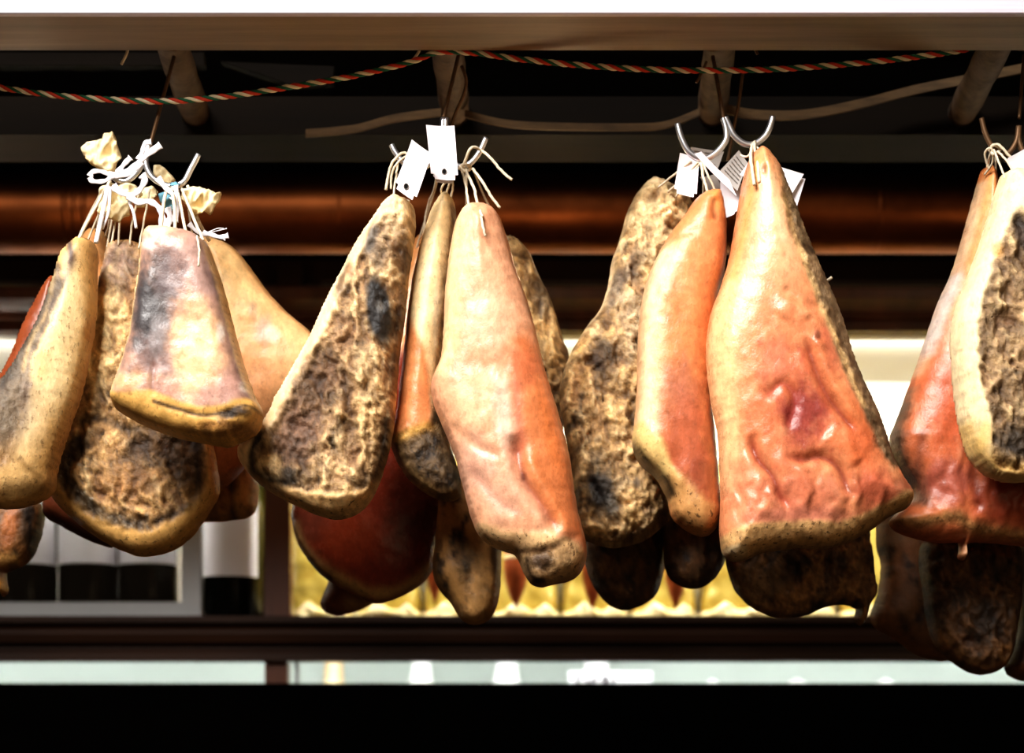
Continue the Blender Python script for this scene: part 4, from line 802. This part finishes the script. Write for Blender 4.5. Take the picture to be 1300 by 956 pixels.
# =====================================================================  CLOTH SCRAPS AND RIBBONS (left hook)
def scrap(label, outline, Y, seed, tilt=(0, 0), mat=M_parch, name='parchment_scrap', cr=8, group='parchment scraps tied on the left hook', cat='wrapping'):
    o = pillow(name, outline, Y, .0012, .0012, R=4, step=1.2, seed=seed, mat=mat, lump=.2, lsc=20, both=cr, tilt=tilt, wobble=.8, smooth=False, shift=lambda X, Z: .014 * fbm(X / 24 + seed, Z / 24, 2))
    return tag(o, label, cat, group)
scrap('curled parchment scrap standing highest on the left hook', [(102, 187), (110, 180), (129, 175), (131, 169), (144, 167), (149, 180), (154, 200), (146, 214), (141, 222), (128, 216), (114, 208), (105, 197)], -.03, 31)
scrap('square parchment scrap hanging at left behind the white strings', [(126, 240), (140, 231), (156, 234), (172, 233), (180, 244), (166, 258), (165, 274), (152, 282), (138, 277), (124, 272), (122, 258)], -.015, 33)
scrap('narrow folded parchment scrap just right of the hook shank', [(194, 208), (204, 210), (216, 220), (223, 228), (214, 234), (204, 232), (195, 222)], .02, 34)
scrap('crumpled parchment scrap sticking out right under the bare prong', [(232, 240), (244, 232), (252, 236), (268, 242), (281, 244), (279, 256), (268, 272), (258, 268), (247, 274), (238, 262), (230, 252)], -.03, 35, cr=14)
scrap('small brown rolled parchment scrap in the middle of the knot', [(182, 238), (192, 234), (200, 242), (196, 256), (184, 262), (172, 264), (170, 256)], .0, 36)
scrap('bright blue cloth scrap at the base of the bare prong', [(214, 230), (222, 227), (228, 232), (226, 238), (216, 236)], -.04, 37, mat=M_blue, name='cloth_scrap', cr=4, group=None, cat='cloth')
scrap('dull blue cloth scrap below the knot among the white strings', [(202, 248), (210, 242), (218, 250), (226, 256), (228, 262), (220, 268), (210, 266), (204, 258)], -.015, 38, mat=M_blue, name='cloth_scrap', cr=6, group=None, cat='cloth')
def ribbon(label, paths):
    root = empty('cloth_ribbon', at(*paths[0][1][0], -.05)); tag(root, label, 'ribbon')
    for w, pth in paths:
        P = spl(pix(pth, -.05), 7); n = len(P)
        MB().tube(P, [w * (.62 + .4 * abs(2 * i / (n - 1) - 1) ** 3 + .1 * math.sin(i * .9)) for i in range(n)], 10, flat=.3).build('strip', M_ribbon, root, True)
ribbon('white cloth ribbon tied in a bow across the left hook shank', [
    (.0042, [(114, 224), (118, 218), (130, 218), (140, 224), (132, 230), (118, 230), (114, 225)]), (.0052, [(138, 223), (152, 221), (166, 214), (178, 204), (190, 194), (204, 184)]),
    (.005, [(150, 219), (158, 208), (166, 200)]), (.0045, [(176, 203), (181, 192), (184, 182), (192, 180)]), (.005, [(146, 222), (160, 222), (172, 214), (180, 206)])])
ribbon('white cloth ribbon twisted down through the knot to the tongue-shaped ham', [
    (.0055, [(180, 222), (184, 228), (178, 240), (168, 248), (158, 246), (146, 240), (150, 236)]), (.006, [(164, 248), (174, 256), (190, 256), (202, 264), (206, 276), (206, 290)]), (.005, [(200, 226), (210, 238), (220, 248), (224, 262), (222, 282)]), (.006, [(212, 264), (216, 276), (212, 288)]), (.005, [(222, 236), (224, 246), (218, 254)])])
ribbon('frayed white cloth tie poking right from the tongue-shaped ham top', [(.0042, [(258, 296), (268, 298), (280, 301), (290, 299)]), (.0009, [(262, 296), (276, 293), (288, 290)]), (.0009, [(264, 295), (276, 290), (284, 290)]), (.0009, [(276, 300), (284, 304), (286, 305)]), (.004, [(240, 284), (248, 292), (258, 298)])])
# white hanging ties of the left cluster
P_ = [(.003, [(137, 236, -.045), (132, 262, -.06), (126, 290, -.09), (122, 308, -.1)]), (.002, [(140, 238, -.045), (138, 268, -.06), (130, 290, -.08)]), (.002, [(164, 256, -.04), (170, 272, -.05), (173, 290, -.05)])]
root = empty('cotton_tie', at(137, 236, -.045)); tag(root, 'loose white cotton ties hanging left of the square parchment scrap', 'string')
for r, l in P_: MB().tube(spl(pix(l), 6), r, 7).build('tie_end', M_ribbon, root, True)
tw = spl(pix([(1056, 352, -.055), (1050, 356, -.05), (1043, 355, -.04)]), 4)
MB().tube(tw, [.0018] * len(tw), 6).build('meat_scrap', M_string, h16, True)

# =====================================================================  CABINET
cab = empty('display_cabinet', (0, 1.2, EYE)); tag(cab, 'dark red brown wooden display cabinet running behind the hams', 'cabinet')
YC = 1.10
def zc(py, Y=YC): return zrow(py, Y)
def xc(px, Y=YC): return (px - 650) * (D + Y) / 2400.0
# crown moulding
cm = MB(); z0, z1 = zc(424), zc(374)
h = z1 - z0
cm.prism([(YC + .0195, z0), (YC - .0, z0 + h * .08), (YC, z0 + h * .3), (YC - .015, z0 + h * .36), (YC - .02, z0 + h * .5), (YC - .035, z0 + h * .62), (YC - .05, z0 + h * .72), (YC - .055, z0 + h * .95), (YC - .055, z1), (YC + .0195, z1)], -1.9, 1.9)
cm.build('crown_moulding', M_postw, cab)
# ledge with a moulded front
lg = MB(); z0, z1 = zc(840), zc(783); h = z1 - z0
lg.prism([(YC + .01, z0), (YC - .005, z0 + h * .02), (YC - .005, z0 + h * .2), (YC + .004, z0 + h * .26), (YC + .004, z0 + h * .34), (YC - .012, z0 + h * .42), (YC - .016, z0 + h * .6), (YC - .012, z0 + h * .7), (YC - .004, z0 + h * .76), (YC - .02, z0 + h * .86), (YC - .02, z1), (YC + .4195, z1), (YC + .4195, z1 - .018), (YC + .02, z1 - .018), (YC + .02, z0)], -1.9, 1.9)
lg.build('shelf_ledge', M_wood, cab)
YB = 1.52
MB().box((-1.9, YB, zc(840)), (1.9, YB + .02, zc(424))).build('back_lining', M_niche, cab)['label'] = 'white back lining'
MB().box((-1.9, YC + .02, zc(424) + .0005), (1.9, YB - .0005, zc(424) + .012)).build('roof_lining', M_niche, cab)['label'] = 'white roof lining'
MB().box((-1.9, YB - .0195, zc(1000)), (1.9, YB - .0002, zc(783) - .0185)).build('lower_lining', M_pale, cab)['label'] = 'pale green lower lining'
MB().box((-1.9, YC - .01, zc(950)), (1.9, YC + .02, zrow(867.5, YC - .01))).build('added_board', M_wdark, cab)['label'] = 'added near black lower front board'  # invented board that fills the black band along the bottom
MB().box((-1.9, YC - .01, .85), (1.9, YC + .02, zc(950) - .0005)).build('base_board', M_wdark, cab)
MB().box((-1.9, YC + .02, zrow(867.5, YC) - .16), (1.9, YB - .021, zrow(867.5, YC) - .14)).build('lower_shelf', M_wood, cab)
MB().box((xc(335), YC + .002, zc(783) + .0003), (xc(368), YC + .06, zc(424))).build('post', M_postw, cab)
MB().box((xc(335), YC + .012, zc(867.5)), (xc(364), YC + .06, zc(840) - .0003)).build('post', M_postw, cab)
MB().box((xc(372), YC + .03, zc(868)), (xc(376), YC + .05, zc(840) - .0003)).build('steel_strip', M_alu, cab)
tb = MB().tube([Vector((-1.85, YC + .06, zrow(428.5, YC + .06))), Vector((1.85, YC + .06, zrow(428.5, YC + .06)))], .0048, 12).build('light_tube', M_tube, cab, True); tb['label'] = 'lit white tube under the crown'
# grey panels and brackets above the crown
MB().box((-1.9, YC + .10, zc(374)), (1.9, YC + .12, zc(322))).build('upper_panel', M_panel, cab)['label'] = 'dull grey green upper panel'
MB().box((-1.9, YC + .06, zc(345)), (1.9, YC + .10, zc(318))).build('upper_rail', M_wood, cab)
for px in (88, 365, 900, 1330):
    b0 = MB(); x = xc(px)
    b0.box((x - .022, YC + .02, zc(374) + .0003), (x + .022, YC + .0995, zc(330)))
    for sg in (-1, 1):
        b0.prism([(YC + .05, zc(352)), (YC + .05, zc(343)), (YC + .08, zc(343)), (YC + .08, zc(352))], x + sg * .022, x + sg * .055)
    b0.build('bracket', M_wood, cab)

# copper pipe
yc_, ycz = .86, zrow(271, .86)
rad = 50 * (D + .86) / 2400
root = empty('copper_pipe', (0, yc_, ycz)); tag(root, 'wide polished copper pipe running across behind the hooks', 'pipe')
MB().tube([Vector((-1.8 + i * .1, yc_, ycz)) for i in range(37)], rad, 48).build('pipe_body', M_copper, root, True)
for px in (93, 428, 1120):
    x = (px - 650) * (D + yc_ - rad) / 2400
    for dx in ((0,) if px != 93 else (-.016, .0, .016)):
        MB().tube([Vector((x + dx - .006, yc_, ycz)), Vector((x + dx - .003, yc_, ycz)), Vector((x + dx + .003, yc_, ycz)), Vector((x + dx + .006, yc_, ycz))], [rad * .99, rad * (1.025 if px == 93 else 1.006), rad * (1.025 if px == 93 else 1.006), rad * .99], 48).build('joint_band', M_copper, root, True)
for x in (-1.2, 1.2):
    pts = [Vector((x, yc_ + (rad + .006) * math.cos(w), ycz + (rad + .006) * math.sin(w))) for w in [math.pi * 2 * k / 24 for k in range(25)]]
    mb = MB().tube(pts, .006, 6); mb.box((x - .008, yc_ - .006, ycz + rad), (x + .008, yc_ + .006, 2.8595)); mb.build('pipe_bracket', M_rail, root)

# =====================================================================  ON THE SHELF
zs = zc(783)
def bottle(label, px, Y, hgt, rw, lab, labz, group, glint=True):
    x = (px - 650) * (D + Y) / 2400; c = (x, Y, zs + .0005)
    root = empty('wine_bottle', c); tag(root, label, 'bottle', group)
    H = hgt
    pr = [(rw * .8, 0), (rw * .96, .003), (rw, .012), (rw, H * .62), (rw * .96, H * .66), (rw * .7, H * .73), (rw * .4, H * .79), (rw * .36, H * .84), (rw * .35, H * .985), (rw * .4, H * .99), (rw * .4, H)]
    MB().lathe(pr, c, 36).build('glass_body', M_glass, root, True)
    MB().lathe([(rw * .38, H * .83), (rw * .39, H * .84), (rw * .42, H * .99), (rw * .42, H * 1.002)], c, 24).build('foil_cap', M_cap, root, True)
    z0, z1, a = labz; mb = MB(); n = 24
    for k in range(n + 1):
        w = -math.pi / 2 + (k / n - .5) * a
        for z in (z0, z1): mb.V.append((x + (rw + .0008) * math.cos(w), Y + (rw + .0008) * math.sin(w), c[2] + z))
    for k in range(n): mb.F.append((2 * k, 2 * k + 2, 2 * k + 3, 2 * k + 1))
    lo = mb.build('label', M_lab, root, True); lo['label'] = 'white paper label'
    if lab:
        mb = MB()
        def arcp(u, z):
            w = -math.pi / 2 + u; return Vector((x + (rw + .0016) * math.cos(w), Y + (rw + .0016) * math.sin(w), c[2] + z))
        for (u0, u1, zz, am) in lab:
            mb.tube([arcp(u0 + (u1 - u0) * t / 24, zz + am * math.sin(t * 1.9) + am * .6 * math.sin(t * 3.7)) for t in range(25)], .0013, 4)
        mb.build('label_print', M_ink, lo)
    return root
bottle('dark wine bottle with big white label standing alone beside the wooden post', 293, YC + .105, .345, .059, [(-.25, .2, .165, .002), (-.3, .35, .118, .003), (-.2, .1, .092, .0015), (-.2, .25, .084, .0015), (-.18, .16, .076, .0015)], (.081, .22, 2.3), None)
for i, px in enumerate((-40, 36, 113, 189)):
    bottle(['dark white-labelled wine bottle in the glazed frame, partly cut off at the left edge', 'dark white-labelled wine bottle in the glazed frame, below the dripping ham end', 'dark white-labelled wine bottle in the glazed frame, below the gap between two left hams', 'dark white-labelled wine bottle in the glazed frame, beside its right upright'][i], px, YC + .13, .34, .0568, None, (.108, .22, 2.6), 'wine bottles behind the glazed frame')
ob = MB(); x = (331 - 650) * (D + YC + .16) / 2400
root = MB().lathe([(.03, 0), (.034, .006), (.034, .14), (.03, .17), (.014, .21), (.012, .28), (.015, .282), (.015, .29)], (x, YC + .2, zs + .0005), 28).build('oil_bottle', M_olive, None, True, loc=(x, YC + .2, zs)); tag(root, 'olive glass bottle half hidden between the wine bottle and wooden post', 'bottle')
# glazed metal frame
fr = empty('display_window', (xc(100), YC + .03, zs)); tag(fr, 'grey aluminium framed display window standing before the wine bottles at left', 'display window')
MB().box((xc(-120), YC + .004, zs + .0003), (xc(255), YC + .04, zs + .012)).build('bottom_bar', M_alu, fr)
MB().box((xc(-120), YC + .012, zs + .0122), (xc(228.8), YC + .04, zs + .0282)).build('inner_bar', M_alu, fr)
MB().box((xc(229), YC + .008, zs + .0125), (xc(254), YC + .04, zs + .34)).build('upright', M_alu, fr)
MB().box((xc(-120), YC + .008, zs + .3405), (xc(254), YC + .04, zs + .37)).build('top_bar', M_alu, fr)
MB().box((xc(-120), YC + .022, zs + .0285), (xc(228.5), YC + .025, zs + .30)).build('pane', M_pane, fr)
# yellow cellophane packs
packs = [408, 494, 580, 668, 754, 842, 930, 1018, 1106, 1194]
spots = ['next to the wooden post', 'under the dark red ham', 'behind the drooping brown ham end', 'just right of the drooping brown ham end', 'right of the pink ham butt', 'below the small dark ham end', 'left of the dangling scrap ham', 'below the big red ham', 'seen in the slot between two right-hand hams', 'below the frosty edged ham']
for px, sp in zip(packs, spots):
    Y = YC + .30; k = 1.0
    bl = 783 - 6
    def sc(x, y): return (x, y)
    yb = HZ - (zs - EYE + .02) * 2400 / (D + Y); yt = HZ - (zrow(548, YC) - EYE) * 2400 / (D + Y)
    pz = pillow('cellophane_pack', [(px - 36, yb), (px + 36, yb), (px + 38, yb - 60), (px + 37, yb - 150), (px + 30, yt + 20), (px + 10, yt), (px - 10, yt), (px - 30, yt + 20), (px - 37, yt + 70), (px - 38, yb - 60)], Y, .05, .05, R=26, step=4, seed=px, mat=M_yel, lump=5, lsc=18, wobble=1.5, origin=(px, yb))
    tag(pz, 'yellow cellophane pack on the ledge, ' + sp, 'package', 'yellow packs standing along the ledge')
    fo = pillow('crumpled_foot', [(px - 40, yb + 8), (px, yb + 12), (px + 40, yb + 8), (px + 43, yb - 6), (px + 24, yb - 24), (px + 8, yb - 14), (px - 14, yb - 26), (px - 30, yb - 14), (px - 43, yb - 8)], Y - .005, .06, .05, R=10, step=2.5, seed=px + 1, mat=M_yelp, parent=pz, lump=8, lsc=9, wobble=2)
    fo['label'] = 'crumpled pale film at the foot'
# teardrop casings hanging in the cabinet
YT = YC + .14
for px, tip, w, lb in ((552, 768, 22, 'orange brown pointed casing hanging in the cabinet, left of the drooping brown ham end'), (655, 772, 30, 'orange brown pointed casing in the cabinet, directly below the pink ham butt'), (752, 774, 26, 'orange brown pointed casing hanging in the cabinet, left of the craggy dark end'), (858, 774, 27, 'orange brown pointed casing hanging in the cabinet, below the small dark ham end'), (962, 774, 27, 'orange brown pointed casing hanging in the cabinet, hidden behind the big red ham')):
    c = at(px, tip, YT); s = (D + YT) / 2400
    wr = w * s * .55; hh = 105 * s
    pr = [(.0015, 0), (wr * .25, hh * .07), (wr * .62, hh * .2), (wr * .9, hh * .36), (wr, hh * .5), (wr * .92, hh * .68), (wr * .65, hh * .85), (wr * .25, hh * .96), (.003, hh)]
    root = MB().lathe(pr, c, 24).build('pointed_casing', M_pend, None, True, loc=c); tag(root, lb, 'cured meat', 'pointed casings hung inside the cabinet')
    MB().lathe([(wr * .97, hh * .585), (wr * .995, hh * .59), (wr * .985, hh * .63), (wr * .94, hh * .635)], c, 24).build('band', M_yelp, root, True)['label'] = 'pale band'
    MB().tube([c + Vector((0, 0, hh * .99)), Vector((c.x, YT, zc(424) + .005))], .0015, 6).build('cord', M_string, root)
# lower shelf: white bottle necks and price card
zl = zrow(867.5, YC) - .14
for px, w0, w1, mt, lb, top in ((424, 22, 27, M_beige, 'beige bottle neck below the ledge, next to the short wooden post', 800), (535, 19, 31, M_white, 'white bottle neck below the ledge, second from the wooden post', 800), (643, 22, 36, M_white, 'white bottle neck below the ledge, under the pink ham butt', 800), (757, 28, 38, M_white, 'white bottle neck standing behind the handwritten price card', 800), (905, 10, 22, M_white, 'low white bottle top just above the black board, under the dangling scrap ham', 862), (1012, 12, 30, M_white, 'low white bottle top just above the black board, left of right-hand hams', 861), (1124, 12, 30, M_white, 'low white bottle top just above the black board, nearest the right-hand hams', 861)):
    Y = YC + .24; s = (D + Y) / 2400; x = (px - 650) * s
    if top == 800:
        zm = zrow(843, Y); za = zrow(867, Y)
        pr = [(.045, 0), (.05, .006), (.05, za - zl - .055), (w1 * s * .5 + .004, za - zl - .012), (w1 * s * .5, za - zl), ((w0 * .6 + w1 * .4) * s * .5, zm - zl), (w0 * s * .5, zm - zl + .05), (w0 * s * .4, zm - zl + .052)]
    else:
        zt = zrow(top, Y); pr = [(.045, 0), (.05, .006), (.05, zt - zl - .06), (w1 * s * .5, zt - zl - .014), (w0 * s * .5, zt - zl - .003), (.004, zt - zl)]
    r = MB().lathe(pr, (x, Y, zl + .0005), 28).build('glazed_bottle', mt, None, True, loc=(x, Y, zl)); tag(r, lb, 'bottle', 'pale bottles on the lower shelf')
Y = YC + .10
pc = MB(); A_ = at(722, 850, Y); B_ = at(828, 852, Y); pc.V = [A_, B_, Vector((B_.x, Y + .003, zl + .03)), Vector((A_.x, Y + .003, zl + .03))]
pc = MB().box((A_.x, Y, zl + .001), (B_.x, Y + .002, B_.z)).build('price_card', M_paper, None, loc=(A_.x, Y, zl)); tag(pc, 'white handwritten price card below the ledge', 'price card')
mb = MB(); 
for st in ([(735, 855), (734, 862), (733, 870), (738, 875)], [(746, 863), (746, 874)], [(758, 860), (752, 864), (752, 872), (758, 873), (759, 868)], [(765, 862), (771, 861), (767, 868), (765, 874)], [(779, 859), (778, 874)]):
    mb.tube(spl(pix(st, Y - .0015), 4), .0016, 5)
mb.build('handwriting', M_wdark, pc)

# =====================================================================  LIGHT, WORLD, CAMERA
def area(name, loc, target, size, power, col=(1, 1, 1), sy=None):
    l = bpy.data.lights.new(name, 'AREA'); l.energy = power; l.size = size; l.color = col
    if sy: l.shape = 'RECTANGLE'; l.size_y = sy
    o = bpy.data.objects.new(name, l); C.objects.link(o); o.location = loc
    o.rotation_euler = (Vector(target) - Vector(loc)).to_track_quat('-Z', 'Y').to_euler(); return o
area('sky_light', (-1.5, -2.9, 4.55), (0, 0, 2.1), 1.9, 380, (1, .962, .915))
area('street_fill', (1.6, -3.4, 2.6), (0, 0, 2.0), 2.2, 17, (1, .74, .46))
# lamps in the back
area('cabinet_lamp', (0, YC + .032, zc(424) - .012), (0, YC + .34, zs), 3.6, 30, (1, .93, .80), .03)
area('lower_lamp', (0, YC + .06, zc(783) - .03), (0, YC + .3, zl + .1), 3.6, 11, (.95, 1, .96), .05)
for x, e in ((-.75, .95), (.05, .95), (.85, .55)):  # unseen point lights added so that the copper pipe glows
    l = bpy.data.lights.new('copper_fill', 'POINT'); l.energy = e; l.color = (1, .72, .45); l.shadow_soft_size = .03
    o = bpy.data.objects.new('copper_fill', l); C.objects.link(o); o.location = (x, .42, zrow(330, .42))
w = bpy.data.worlds.new('World'); bpy.context.scene.world = w; w.use_nodes = True
w.node_tree.nodes['Background'].inputs[0].default_value = (1.0, .66, .38, 1); w.node_tree.nodes['Background'].inputs[1].default_value = .05

cam = bpy.data.cameras.new('camera'); co_ = bpy.data.objects.new('camera', cam); C.objects.link(co_)
co_.location = (0, -D, EYE); co_.rotation_euler = (math.pi / 2, 0, 0)
cam.sensor_width = 36; cam.lens = 2400 * 36 / 1300; cam.shift_y = (HZ - 478) / 1300
cam.dof.use_dof = True; cam.dof.focus_distance = D - .1; cam.dof.aperture_fstop = 3.2
sc = bpy.context.scene; sc.camera = co_
sc.view_settings.view_transform = 'Standard'; sc.view_settings.look = 'Medium High Contrast'
